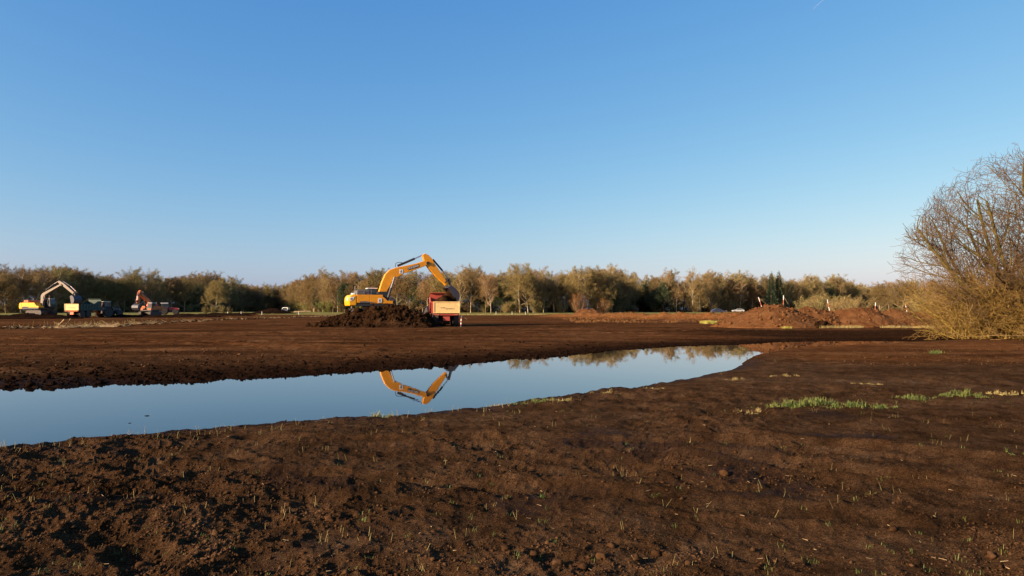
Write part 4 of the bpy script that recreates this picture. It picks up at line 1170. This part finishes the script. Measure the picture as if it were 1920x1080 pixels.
def tractor(label, loc, head, bonnet_m, roof_m, rim_m, body_m, group='tractors'):
    e = empty('tractor', loc, math.radians(head)); tag(e, label, 'tractor', group)
    for s in (-1, 1):
        wheel(e, 0, s*.98, .92, .92, .58, s, rim_m)
        wheel(e, 2.65, s*.95, .68, .68, .46, s, rim_m)
        y0, y1 = sorted((s*.64, s*1.3))
        pts = []
        for k in range(9):
            a = math.radians(20+150*k/8); pts.append((1.06*math.cos(a), .92+1.06*math.sin(a)))
        inn = [(p[0]*.955, .92+(p[1]-.92)*.955) for p in pts]
        MB().prism(pts+inn[::-1], y0, y1).build('mudguard', body_m, e)
    MB().cyl((0, -.7, .92), (0, .7, .92), .2, n=12).build('rear_axle', M['black_paint'], e)
    MB().cyl((2.65, -.74, .68), (2.65, .74, .68), .12, n=12).build('front_axle', M['black_paint'], e)
    MB().prism([(-.4, .7), (3.1, .62), (3.1, 1.0), (1.0, 1.05), (-.4, 1.2)], -.34, .34).build('chassis', M['black_paint'], e)
    MB().prism([(1.05, 1.06), (3.2, 1.01), (3.32, 1.35), (3.2, 1.62), (1.05, 1.86)], -.42, .42).build('bonnet', bonnet_m, e, .06)
    MB().box(3.325, 3.36, -.3, .3, 1.1, 1.5).build('grille', M['black_paint'], e)
    for s in (-1, 1): MB().box(3.24, 3.345, *sorted((s*.31, s*.41)), 1.36, 1.5).build('headlight', M['white_paint'], e)
    c = MB().prism([(-.55, 1.3), (1.03, 1.22), (1.03, 1.75), (.85, 2.72), (-.42, 2.72), (-.6, 1.8)], -.72, .72).build('cab', M['black_paint'], e, .03)
    for s in (-1, 1):
        y0, y1 = sorted((s*.722, s*.735))
        MB().prism([(-.42, 1.75), (.2, 1.6), (.17, 2.62), (-.34, 2.62)], y0, y1).build('side_window', M['glass'], c)
        MB().prism([(.28, 1.5), (.95, 1.5), (.8, 2.62), (.25, 2.62)], y0, y1).build('door_window', M['glass'], c)
    MB().add([(-.612, -.6, 1.85), (-.612, .6, 1.85), (-.46, .6, 2.62), (-.46, -.6, 2.62), (-.63, -.6, 1.85), (-.63, .6, 1.85), (-.478, .6, 2.62), (-.478, -.6, 2.62)],
             [[0, 1, 2, 3], [7, 6, 5, 4], [0, 4, 5, 1], [1, 5, 6, 2], [2, 6, 7, 3], [3, 7, 4, 0]]).build('rear_window', M['glass'], c)
    MB().box(-.68, .95, -.8, .8, 2.724, 2.88).build('cab_roof', roof_m, c, .06)
    MB().cyl((1.3, .48, 1.7), (1.3, .48, 2.6), .06, n=10).build('exhaust_pipe', M['grey_paint'], e)
    for s in (-1, 1):
        m = MB().pipe([(.95, s*.72, 2.5), (1.0, s*1.1, 2.5)], .02); m.box(.96, 1.04, *sorted((s*1.1, s*1.22)), 2.2, 2.5); m.build('mirror', M['black_paint'], e)
    return e

T0 = (-6.35, 66.2)
hd = 101.0
trailer('red dump trailer with cream tailgate facing the camera, under the big excavator bucket', (T0[0], T0[1], gz(*T0)+.0), hd, M['red'], M['cream'], M['red'])
tx = T0[0]+math.cos(math.radians(hd))*7.6; ty = T0[1]+math.sin(math.radians(hd))*7.6
tractor('dark tractor mostly hidden in front of the red dump trailer', (tx-.25, ty, gz(tx, ty)), 110, M['tractor_red'], M['black_paint'], M['black_paint'], M['black_paint'])
T1 = (-76.4, 118.5)
trailer('dark green dump trailer with cream tailgate beside the silver-boomed excavator', (T1[0], T1[1], gz(*T1)+.06), 86.0, M['green_paint'], M['cream'], M['orange'], 5.9)
tractor('dark blue tractor with cream cab roof hitched to the green trailer', (-75.4, 126.0, gz(-75.4, 126.0)+.05), 74, M['blue_paint'], M['roof_cream'], M['grey_paint'], M['blue_paint'])
tractor('small red tractor with white wheel rims far off on the meadow edge', (-85.6, 168.0, gz(-85.6, 168)+.02), 20, M['tractor_red'], M['white_paint'], M['white_paint'], M['grey_paint'])

def car(label, loc, head, m, van=False):
    e = empty('parked_car', loc, math.radians(head)); tag(e, label, 'car', 'parked cars')
    top = 1.95 if van else 1.45
    MB().prism([(-2.1, .32), (2.1, .32), (2.15, .62), (1.95, .84), (1.05, .95), (-2.0, .98), (-2.15, .7)], -.86, .86).build('body', m, e, .06)
    if van: pr = [(-2.05, .97), (1.1, .95), (.55, top-.06), (-1.95, top)]
    else: pr = [(-1.85, .96), (1.05, .95), (.25, top-.04), (-1.05, top)]
    c = MB().prism(pr, -.74, .74).build('cabin', M['white_paint'] if van else m, e, .08)
    sc = lambda p: [(a*.86-.05, .97+(b-.97)*.8+.03) for a, b in p]
    for s in (-1, 1): MB().prism(sc(pr), *sorted((s*.742, s*.75))).build('side_window', M['glass'], c)
    a, b = pr[1], pr[2]
    MB().add([(a[0]+.0, -.62, a[1]+.06), (a[0], .62, a[1]+.06), (b[0]+.06, .58, b[1]-.05), (b[0]+.06, -.58, b[1]-.05), (a[0]+.03, -.62, a[1]+.075), (a[0]+.03, .62, a[1]+.075), (b[0]+.09, .58, b[1]-.035), (b[0]+.09, -.58, b[1]-.035)],
             [[0, 3, 2, 1], [4, 5, 6, 7], [0, 1, 5, 4], [1, 2, 6, 5], [2, 3, 7, 6], [3, 0, 4, 7]]).build('windscreen', M['glass'], c)
    for xx in (-1.3, 1.3):
        for s in (-1, 1):
            t = MB().lathe([(-.1, .2), (-.1, .31), (.1, .31), (.1, .2)], xx, .31, n=14, cy=s*.8).build('wheel', M['tyre'], e)
            MB().lathe([(-.105, .05), (-.09, .19), (.09, .19), (.105, .05)], xx, .31, n=12, cy=s*.8).build('rim', M['silver_paint'], t)
    for s in (-1, 1): MB().box(2.06, 2.17, *sorted((s*.55, s*.82)), .62, .76).build('headlight', M['white_paint'], e)
for (px, D, hdg, mm, van, lab) in ((512, 290, 205, 'car_blue', False, 'dark blue car parked on the meadow right of the dark peat heap'),
                                   (534, 292, 160, 'car_blue', True, 'dark van with white top parked on the meadow nearest the bright green bushes'),
                                   (1347, 205, 5, 'car_blue', False, 'blue car with silver roof half hidden behind the rusty bank'),
                                   (1384, 250, 170, 'car_white', False, 'white car half hidden behind the rusty bank next to the largest heap')):
    x, y = at_px(px, D); car(lab, (x, y, gz(x, y)), hdg, M[mm], van)

# ------------------------------------------------------------------ soil load, clods
def lump(name, c, rad, seed, mt, label, cat, group=None, sub=3, rough=.25, sq=(1, 1, 1), parent=None):
    import bmesh
    bm = bmesh.new(); bmesh.ops.create_icosphere(bm, subdivisions=sub, radius=1.0)
    V = np.array([v.co[:] for v in bm.verts]); F = np.array([[v.index for v in f.verts] for f in bm.faces]); bm.free()
    n = fbm(V[:, 0]*1.0+seed, V[:, 1]+V[:, 2]*1.7, 0.8, 4, seed)+fbm(V[:, 1]+seed*2, V[:, 2]-V[:, 0], 0.35, 2, seed+3)*.5
    V = V*(1+rough*n)[:, None]*np.array(sq)*rad
    me = fast_mesh(name, V, F)
    o = link(name, me, mt, parent, c); tag(o, label, cat, group); return o
hdr = math.radians(101)
def tr(u, v, w): return (T0[0]+math.cos(hdr)*u-math.sin(hdr)*v, T0[1]+math.sin(hdr)*u+math.cos(hdr)*v, gz(*T0)+w)
o = lump('soil_load', tr(2.7, 0, 1.78), 1.0, 41, M['dark_soil'], 'heap of dark peat filling the red trailer under the bucket', 'soil', rough=.14, sq=(2.35, 1.1, 1.25)); o.rotation_euler[2] = hdr
bx = -13.77+math.cos(math.radians(22))*8.15; by = 66.0+math.sin(math.radians(22))*8.15
lump('falling_soil', (bx, by, 3.22), .74, 43, M['dark_soil'], 'dark peat tipping out of the big excavator bucket', 'soil', rough=.45, sq=(.95, .95, 1.0))
o = lump('soil_load', (-76.15, 121.4, gz(*T1)+1.75), 1.0, 44, M['black_soil'], 'black peat heaped in the green trailer', 'soil', rough=.18, sq=(2.4, 1.05, .85)); o.rotation_euler[2] = math.radians(86)

OV = np.array([(1, 0, 0), (-1, 0, 0), (0, 1, 0), (0, -1, 0), (0, 0, 1), (0, 0, -1)], float)
OF = np.array([(0, 2, 4), (2, 1, 4), (1, 3, 4), (3, 0, 4), (2, 0, 5), (1, 2, 5), (3, 1, 5), (0, 3, 5)])
def clods(rs, x, y, size, name, mt, label, sink=.25, small=False):
    CV, CF = (OV, OF) if small else CLOD
    nv = len(CV)
    n = len(x)
    z = height(x, y)[0]
    V = CV[None]*(1+rs.uniform(-.5, .5, (n, nv, 1)))
    sc = size[:, None, None]*rs.uniform(.65, 1.35, (n, 1, 3))*np.array([1, 1, .72])
    a = rs.rand(n)*6.283; c, s = np.cos(a)[:, None], np.sin(a)[:, None]
    V = V*sc
    V = np.stack([V[..., 0]*c-V[..., 1]*s, V[..., 0]*s+V[..., 1]*c, V[..., 2]], -1)
    V += np.stack([x, y, z+size*.72*(.5-sink)], 1)[:, None, :]
    F = (CF[None]+(np.arange(n)*nv)[:, None, None]).reshape(-1, 3)
    o = link(name, fast_mesh(name, V.reshape(-1, 3), F), mt); tag(o, label, 'soil crumbs', None, 'stuff'); return o

def scatter(rs, n, y0, y1, tmax=.82, p=1.0):
    """even per picture depth: more points close by"""
    u = rs.rand(n); y = 1/(1/y0+(1/y1-1/y0)*u) if p == 1 else y0+(y1-y0)*u
    return (rs.rand(n)*2-1)*tmax*y, y

rs = np.random.RandomState(51)
x, y = scatter(rs, 86000, 3.9, 17)
s_ = height(x, y, False)[1]; rm = rough_mask(x, y)
k = (s_ > -.02) & (rs.rand(len(x)) < np.clip(rm-.10, 0.22, 1)**1.5)
x, y, rm = x[k], y[k], rm[k]
clods(rs, x, y, np.minimum(.0040*np.exp(rs.normal(0, .6, len(x)))*(.65+.6*rm), .024), 'peat_crumbs', M['clod'], 'loose brown peat crumbs strewn over the near bank', small=True)
# crumbs on the far bank
x, y = scatter(rs, 60000, 15, 46, .8)
hh = height(x, y, False); k = (hh[1] > -.35) & (hh[1] < 5.0) & (hh[2] > .5) & (rs.rand(len(x)) < np.exp(-np.maximum(hh[1], 0)/1.9))
x, y = x[k], y[k]
clods(rs, x, y, np.minimum(.019*np.exp(rs.normal(0, .55, len(x))), .09), 'bank_crumbs', M['black_soil'], 'dark wet peat crumbs along the far shore of the pond')
x, y = scatter(rs, 9000, 20, 70, .8)
hh = height(x, y, False); k = (hh[1] > 3)
x, y = x[k], y[k]
clods(rs, x, y, np.minimum(.02*np.exp(rs.normal(0, .5, len(x))), .10), 'field_crumbs', M['clod'], 'scattered peat crumbs on the bare field beyond the pond', small=True)
# rough clods on the big mound front
x = rs.uniform(-18.3, -7.6, 1500); y = rs.uniform(62.3, 64.9, 1500)

# single big clods near the lens
def big_clods():
    spots = [(.30, 4.62, .055), (.48, 4.58, .05), (.62, 4.70, .062), (.15, 4.75, .045), (.85, 4.66, .05), (1.02, 4.80, .05), (.72, 4.95, .045), (-.05, 4.9, .05), (1.2, 4.62, .04),
             (-1.5, 5.6, .06), (-1.75, 5.55, .05), (-1.3, 5.75, .05), (-1.95, 5.9, .055), (-1.6, 5.95, .045), (-1.15, 5.5, .04), (-2.3, 5.3, .05), (2.2, 7.05, .075), (-2.6, 4.8, .05), (2.9, 5.2, .05), (3.3, 4.7, .055)]
    meshes = []
    for i in range(5):
        rr = np.random.RandomState(60+i)
        import bmesh
        bm = bmesh.new(); bmesh.ops.create_icosphere(bm, subdivisions=2, radius=1.0)
        V = np.array([v.co[:] for v in bm.verts]); F = np.array([[v.index for v in f.verts] for f in bm.faces]); bm.free()
        V *= (1+.55*fbm(V[:, 0]+i*3, V[:, 1]+1.3*V[:, 2], .9, 3, 70+i)+.2*rr.normal(size=len(V)))[:, None]
        me = fast_mesh('peat_clod', V*np.array([1, 1, .7]), F); me.materials.append(M['clod']); meshes.append(me)
    for i, (x, y, s) in enumerate(spots):
        o = link('peat_clod', meshes[i % 5], None, None, (x, y, gz(x, y)+s*.25), (0, 0, R.uniform(0, 6)))
        s *= .72; o.scale = (s, s*R.uniform(.6, 1.1), s)
        if i == 16: tag(o, 'lone peat clod with a dark shadow on the smooth ground right of centre', 'clod')
        elif i < 9: tag(o, 'fist-sized peat clod in the heap at the bottom middle of the picture', 'clod', 'clods at the bottom middle')
        elif i < 16: tag(o, 'fist-sized peat clod in the cluster on the lower left', 'clod', 'clods on the lower left')
        else: tag(o, 'single peat clod lying near the bottom edge of the picture', 'clod', 'stray clods')
big_clods()

# ------------------------------------------------------------------ stubble, grass, debris
def stems(rs, x, y, hgt, rad, tilt, name, mt, label, cat, kind='stuff', sides=3):
    z = height(x, y)[0]; n = len(x)
    p0 = np.stack([x, y, z-.02], 1)
    d = np.stack([rs.normal(0, tilt, n), rs.normal(0, tilt, n), np.ones(n)], 1); d /= np.linalg.norm(d, axis=1, keepdims=True)
    V, F = tubes(p0, p0+d*(hgt+.02)[:, None], rad, rad*.75, sides)
    o = link(name, fast_mesh(name, V, F), mt); tag(o, label, cat, None, kind); return o
rs = np.random.RandomState(77)
cx, cy = scatter(rs, 520, 4.4, 24, .8)
k = height(cx, cy, False)[1] > .1
cx, cy = cx[k], cy[k]
dens = rs.rand(len(cx)) < np.clip(.35+.9*fbm(cx, cy, 2.2, 2, 400), .1, 1)
cx, cy = cx[dens], cy[dens]
rep = rs.randint(1, 4, len(cx))
x = np.repeat(cx, rep)+rs.normal(0, .05, rep.sum()); y = np.repeat(cy, rep)+rs.normal(0, .05, rep.sum())
stems(rs, x, y, rs.uniform(.02, .09, len(x)), rs.uniform(.0013, .0026, len(x)), .25, 'stubble', M['straw'], 'short cut straw-coloured reed stubble poking from the near bank', 'stubble')
cx, cy = scatter(rs, 230, 8, 13, .8)
k = (height(cx, cy, False)[1] > .1) & (height(cx, cy, False)[1] < 1.4)
rep = rs.randint(2, 6, k.sum())
x = np.repeat(cx[k], rep)+rs.normal(0, .06, rep.sum()); y = np.repeat(cy[k], rep)+rs.normal(0, .05, rep.sum())
stems(rs, x, y, rs.uniform(.03, .14, len(x)), rs.uniform(.0014, .003, len(x)), .3, 'shore_stubble', M['straw'], 'thin dry stalks standing along the near shore', 'stubble')

def blades(rs, pts, h, w, lean=.6):
    """curved blades: two quads each"""
    n = len(pts); a = rs.rand(n)*6.283; ln = rs.uniform(.15, lean, n)
    d = np.stack([np.cos(a), np.sin(a), np.zeros(n)], 1); sd = np.stack([-np.sin(a), np.cos(a), np.zeros(n)], 1)
    up = np.array([0, 0, 1.0])
    p1 = pts+up*(h*.6)[:, None]+d*(h*ln*.35)[:, None]
    p2 = pts+up*(h*np.sqrt(np.maximum(.1, 1-ln**2)))[:, None]+d*(h*ln)[:, None]
    w2 = w[:, None]*.5
    V = np.stack([pts-sd*w2, pts+sd*w2, p1+sd*w2*.8, p1-sd*w2*.8, p2+sd*w2*.15, p2-sd*w2*.15], 1).reshape(-1, 3)
    F = np.array([[0, 1, 2, 3], [3, 2, 4, 5]])[None]+(np.arange(n)*6)[:, None, None]
    return V, F.reshape(-1, 4)

def tuft(name, x, y, rx, ry, n, h, mt, label, seed, group=None, kind=None, wid=.007):
    rs = np.random.RandomState(seed)
    nc = max(3, int(n/34)); ccx = rs.normal(0, rx*.62, nc); ccy = rs.normal(0, ry*.55, nc); ch = rs.uniform(.45, 1.25, nc)
    ci = rs.randint(0, nc, n); sg = .028 if rx > .15 else .014
    px = ccx[ci]+rs.normal(0, sg, n); py = ccy[ci]+rs.normal(0, sg, n)
    # clumped
    z = height(px+x, py+y)[0]; z0 = gz(x, y)
    far_ = rs.rand(n) < .16; px = np.where(far_, rs.normal(0, rx*.95, n), px); py = np.where(far_, rs.normal(0, ry*1.15, n), py); z = height(px+x, py+y)[0]
    hh = (.78 if rx > .2 else 1.0)*h*rs.uniform(.4, 1.15, n)*ch[ci]*np.where(far_, .7, 1)*np.exp(-((px/rx)**2+(py/ry)**2)*.45)
    V, F = blades(rs, np.stack([px, py, z-z0-.01], 1), hh, rs.uniform(.6, 1.4, n)*wid, .95)
    o = link(name, fast_mesh(name, V, F), mt, None, (x, y, z0)); tag(o, label, 'grass', group, 'stuff' if rx >= .12 else kind); return o
G = M['grass']; DG = M['dry_grass']; LG = M['lime_grass']
tuft('grass_tuft', -2.24, 11.55, .16, .10, 500, .17, LG, 'bright yellow-green grass tuft at the water edge below the reflected excavator arm', 1)
tuft('grass_tuft', -4.9, 10.42, .12, .08, 200, .12, G, 'tiny green grass tuft at the water edge on the left', 2)
tuft('grass_tuft', .55, 12.75, .42, .30, 900, .11, G, 'green grass patch by the shore just right of the picture centre', 3, None)
tuft('grass_tuft', .95, 12.65, .30, .22, 500, .10, DG, 'dry yellowish grass patch touching the green one by the shore', 4)
tuft('grass_tuft', -.32, 12.9, .22, .15, 280, .10, DG, 'small dry tuft on the shore left of the green shore patch', 5)
tuft('grass_tuft', 5.0, 12.25, .42, .26, 1000, .20, G, 'left half of the tall fresh green grass strip on the right', 6, 'green grass strip', wid=.011)
tuft('grass_tuft', 5.6, 12.35, .45, .26, 1000, .20, G, 'thickest middle of the tall fresh green grass strip on the right', 7, 'green grass strip', wid=.011)
tuft('grass_tuft', 6.25, 12.1, .34, .22, 550, .17, G, 'thin right end of the tall fresh green grass strip', 8, 'green grass strip', wid=.010)
tuft('grass_tuft', 7.65, 12.9, .32, .2, 460, .15, G, 'small green grass patch right of the tall grass strip', 9, wid=.01)
tuft('grass_tuft', 8.75, 13.3, .40, .22, 700, .18, G, 'fresh green grass patch third from the right edge', 10, wid=.01)
tuft('grass_tuft', 9.7, 13.4, .40, .22, 460, .14, DG, 'yellowing grass patch close to the right picture edge', 11, wid=.01)
tuft('grass_tuft', 4.1, 11.6, .25, .2, 260, .09, DG, 'flat dry grass patch left below the tall green strip', 12)
tuft('grass_tuft', 5.2, 16.2, .30, .22, 240, .10, DG, 'flat yellow tuft above the tall green grass strip', 13)
tuft('grass_tuft', 6.9, 17.2, .3, .2, 240, .11, DG, 'dry tuft on the bare ground behind the tall green strip', 14)
tuft('grass_tuft', 8.2, 15.4, .45, .2, 340, .09, DG, 'long dry patch behind the small green grass patch', 15)
tuft('grass_tuft', 15.8, 25.4, .32, .28, 420, .22, G, 'lone green tuft on the bare ground below the willow thicket', 16, wid=.013)
tuft('grass_tuft', 1.9, 14.0, .25, .2, 240, .09, DG, 'dry tuft near the shore right of the green shore patch', 17)
tuft('grass_tuft', 3.0, 14.6, .3, .2, 240, .09, DG, 'dry tuft on the shore above the lone clod', 18)
tuft('grass_tuft', .28, 6.2, .035, .03, 60, .055, G, 'small fresh green seedling tuft in the middle foreground', 19)
tuft('grass_tuft', -1.2, 5.5, .04, .03, 60, .05, G, 'small fresh green seedling tuft in the lower left foreground', 20)
tuft('grass_tuft', 5.75, 7.9, .06, .05, 90, .06, G, 'small green tuft at the right edge of the foreground', 21)
tuft('grass_tuft', 1.35, 6.35, .04, .03, 50, .05, G, 'pale green sprout right of the middle foreground', 22)
# tiny sprouts everywhere on the near bank
rs = np.random.RandomState(88)
cx, cy = scatter(rs, 170, 4.4, 14, .8); k = height(cx, cy, False)[1] > .2; cx, cy = cx[k], cy[k]
pts = np.concatenate([np.stack([cx[i]+rs.normal(0, .02, 9), cy[i]+rs.normal(0, .02, 9), np.zeros(9)], 1) for i in range(len(cx))])
pts[:, 2] = height(pts[:, 0], pts[:, 1])[0]
V, F = blades(rs, pts, rs.uniform(.012, .045, len(pts)), rs.uniform(.002, .004, len(pts)), .9)
tag(link('sprouts', fast_mesh('sprouts', V, F), G), 'tiny olive sprouts scattered over the near bank', 'sprouts', None, 'stuff')
# pale twiglets lying on the near bank
x, y = scatter(rs, 170, 4.4, 16, .8); k = height(x, y, False)[1] > .2; x, y = x[k], y[k]
z = height(x, y)[0]; a = rs.rand(len(x))*6.283; L = rs.uniform(.012, .05, len(x))
P0 = np.stack([x, y, z+.006], 1); P1 = P0+np.stack([np.cos(a)*L, np.sin(a)*L, rs.uniform(-.002, .012, len(x))], 1)
V, F = tubes(P0, P1, rs.uniform(.0018, .0042, len(x)), rs.uniform(.001, .003, len(x)), 3)
tag(link('twig_litter', fast_mesh('twig_litter', V, F), M['deadwood']), 'pale bits of root and twig lying on the near bank', 'twigs', None, 'stuff')

def strip(name, x0, x1, y0, y1, n, h, mt, label, seed, wid=.02):
    rs = np.random.RandomState(seed)
    x = rs.uniform(x0, x1, n); y = rs.uniform(y0, y1, n)
    k = fbm(x, y, 1.6, 2, seed) > -.1; x, y = x[k], y[k]
    z = height(x, y)[0]
    V, F = blades(rs, np.stack([x, y, z-.02], 1), h*rs.uniform(.4, 1.1, len(x)), wid*rs.uniform(.6, 1.4, len(x)))
    tag(link(name, fast_mesh(name, V, F), mt), label, 'grass', None, 'stuff')
strip('grass_strip', 22.5, 26.2, 79.0, 82.0, 2600, .40, LG, 'yellow-green grass strip at the foot of the rusty bank', 501, .045)
strip('grass_strip', 24.0, 26.2, 60.2, 61.2, 800, .25, LG, 'yellow-green grass at the foot of the largest rust-brown heap', 502, .04)
strip('grass_strip', 27.5, 40.0, 60.5, 62.5, 3000, .26, DG, 'dry olive grass along the foot of the rust-brown heaps', 503, .035)
strip('heather_scrub', 8.0, 62.0, 84.0, 112.0, 9000, .26, M['bush_red'], 'rusty heather and dead stalks covering the rough bank', 504, .05)
strip('bank_grass', -40.0, 8.0, 158.0, 176.0, 3500, .3, DG, 'dry grass fringe along the far edge of the bare field', 505, .06)

# pale roots and reeds left in a row across the field
def debris():
    rs = np.random.RandomState(600)
    line = np.array([(-49, 58), (-43, 60), (-38, 61), (-40.5, 71), (-43, 82), (-44, 96), (-42, 115), (-38, 135), (-34, 152)], float)
    seg = np.linalg.norm(np.diff(line, axis=0), axis=1); cum = np.concatenate([[0], np.cumsum(seg)])
    n = 1000
    c = rs.rand(60)*cum[-1]
    s = np.concatenate([c[rs.randint(0, 60, n-300)]+rs.normal(0, .9, n-300), rs.uniform(8, 17, 300)]); s = np.clip(s, 0, cum[-1]); n = len(s)
    x = np.interp(s, cum, line[:, 0])+rs.normal(0, .8, n); y = np.interp(s, cum, line[:, 1])+rs.normal(0, .8, n)
    z = height(x, y)[0]; a = rs.rand(n)*6.283; L = rs.uniform(.15, .9, n); e = np.abs(rs.normal(0, .25, n))
    P0 = np.stack([x, y, z+rs.uniform(0, .12, n)], 1); P1 = P0+np.stack([np.cos(a)*L, np.sin(a)*L, e*L], 1)
    V, F = tubes(P0, P1, rs.uniform(.010, .035, n), rs.uniform(.006, .02, n), 3)
    tag(link('root_litter', fast_mesh('root_litter', V, F), M['deadwood']), 'pale roots and reed stalks strewn in a row across the field', 'roots', None, 'stuff')
    # darker turf under it
    x = np.interp(np.linspace(0, cum[-1], 700), cum, line[:, 0])+rs.normal(0, .9, 700); y = np.interp(np.linspace(0, cum[-1], 700), cum, line[:, 1])+rs.normal(0, .7, 700)
    clods(rs, x, y, rs.uniform(.05, .16, 700), 'turf_lumps', M['dark_soil'], 'dark turf lumps beneath the row of pale roots')
    # upright dry stalks
    k = rs.rand(n) < .3
    x2 = P0[k, 0]; y2 = P0[k, 1]
    stems(rs, x2, y2, rs.uniform(.2, .7, len(x2)), np.full(len(x2), .009), .2, 'dry_stalks', M['straw'], 'upright dry stalks among the pale roots on the field', 'stalks')
debris()
def log(name, x, y, L, r, rz, tilt, label):
    m = MB(); m.cyl((-L/2, 0, 0), (L*.1, 0, .02), r, r*.9, 9); m.cyl((L*.1, 0, .02), (L/2, 0, 0), r*.9, r*.55, 9)
    m.cyl((L*.05, 0, 0), (L*.22, r*1.2, r*2.6), r*.4, r*.2, 7)
    o = m.build(name, M['deadwood']); o.location = (x, y, gz(x, y)+r*.7+abs(math.sin(tilt))*L*.5); o.rotation_euler = (0, tilt, rz); tag(o, label, 'log', 'logs left on the field')
log('log', -38.6, 61.6, 1.6, .09, .25, 0, 'pale log at the near end of the row of roots')
log('log', -40.2, 60.8, 1.5, .06, 2.6, .5, 'slanting pale stake sticking out of the row of roots, left one')
log('log', -39.6, 60.9, 1.4, .06, 2.5, .6, 'slanting pale stake sticking out of the row of roots, right one')
log('log', -36.2, 61.0, 1.3, .10, .1, 0, 'short thick pale log right of the slanting stakes')
xx, yy = at_px(567, 246); log('log', xx, yy, 6.0, .3, .15, -.04, 'long pale felled trunk lying before the bright green bushes')

# floating specks on the pond
rs = np.random.RandomState(910)
for k in range(7):
    y0 = rs.uniform(9.8, 12); x0 = rs.uniform(-.72, -.2)*y0
    if not (inside(np.array([x0]), np.array([y0]))[0] and seg_dist(np.array([x0]), np.array([y0]), NEAR)[0] > .35): continue
    s = rs.uniform(.012, .03)
    V = CV*(1+rs.uniform(-.3, .3, (12, 1)))*np.array([s*1.6, s, s*.3])
    o = link('floating_peat', fast_mesh('floating_peat', V, CF), M['black_soil'], None, (x0, y0, 0.002)); tag(o, 'small dark peat flake floating on the pond', 'peat flake', 'flakes floating on the pond')

# ------------------------------------------------------------------ marker poles, posts
def pole(x, y, h, tilt, tdir, label, rz=0, base=0.0, r=.034):
    e = empty('striped_pole', (x, y, gz(x, y)+base-.1), tdir, 0, tilt); tag(e, label, 'pole', 'red and white marker poles')
    n = 7
    for i in range(n):
        MB().cyl((0, 0, h*i/n), (0, 0, h*(i+1)/n), r, n=8).build('band', M['pole_red'] if i % 2 else M['white_paint'], e)
    if tilt == 0 or True:
        MB().cyl((.0, 0, h*.98), (.55, .1, h*.72), .02, .015, 6).build('streamer_rod', M['deadwood'], e)
for px, D, h, tl, lab in ((1441, 70, 3.2, -.33, 'tilted red-white marker pole on the top of the largest rust-brown heap'),
                          (1468, 72, 3.2, .02, 'upright red-white marker pole just right of the largest heap top'),
                          (1561, 74, 2.9, -.2, 'leaning red-white marker pole above the middle of the heaps'),
                          (1639, 71, 2.5, .06, 'upright red-white marker pole above the gap before the rightmost heap'),
                          (1706, 71, 2.4, -.2, 'leaning red-white marker pole half hidden by the willow thicket')):
    x, y = at_px(px, D); pole(x, y, h, tl, 0, lab)
x, y = at_px(864, 66.6); pole(x, y, 1.2, .06, 0, 'short red-white marker pole beside the right wheel of the red trailer', r=.05)
for i, (px, D) in enumerate(((427, 158), (452, 160), (491, 162), (560, 165), (650, 170), (930, 168), (960, 166), (985, 165), (1295, 106), (1305, 104), (1270, 108))):
    x, y = at_px(px, D); h = .8
    o = MB().box(-.035, .035, -.035, .035, -.2, h).prism([(-.035, h), (.035, h), (0, h+.06)], -.035, .035).build('marker_post', M['white_paint'])
    o.location = (x, y, gz(x, y)); tag(o, 'thin white marker post along the far edge of the field' if px < 1100 else 'pale post stub standing on the rusty bank', 'post', 'white posts along the field edge' if px < 1100 else 'post stubs on the bank')

# vapour trail high up
m = MB().cyl((at_px(1522, 4000)[0], 4000, CAM_H+(582-19)*4000/FPX), (at_px(1562, 4000)[0], 4000, CAM_H+(582+18)*4000/FPX), .12, .45, 8)
o = m.build('vapour_trail', plain('vapour', (.8, .8, .8), .9, .05)); tag(o, 'faint short white vapour trail high in the sky at the top', 'vapour trail')
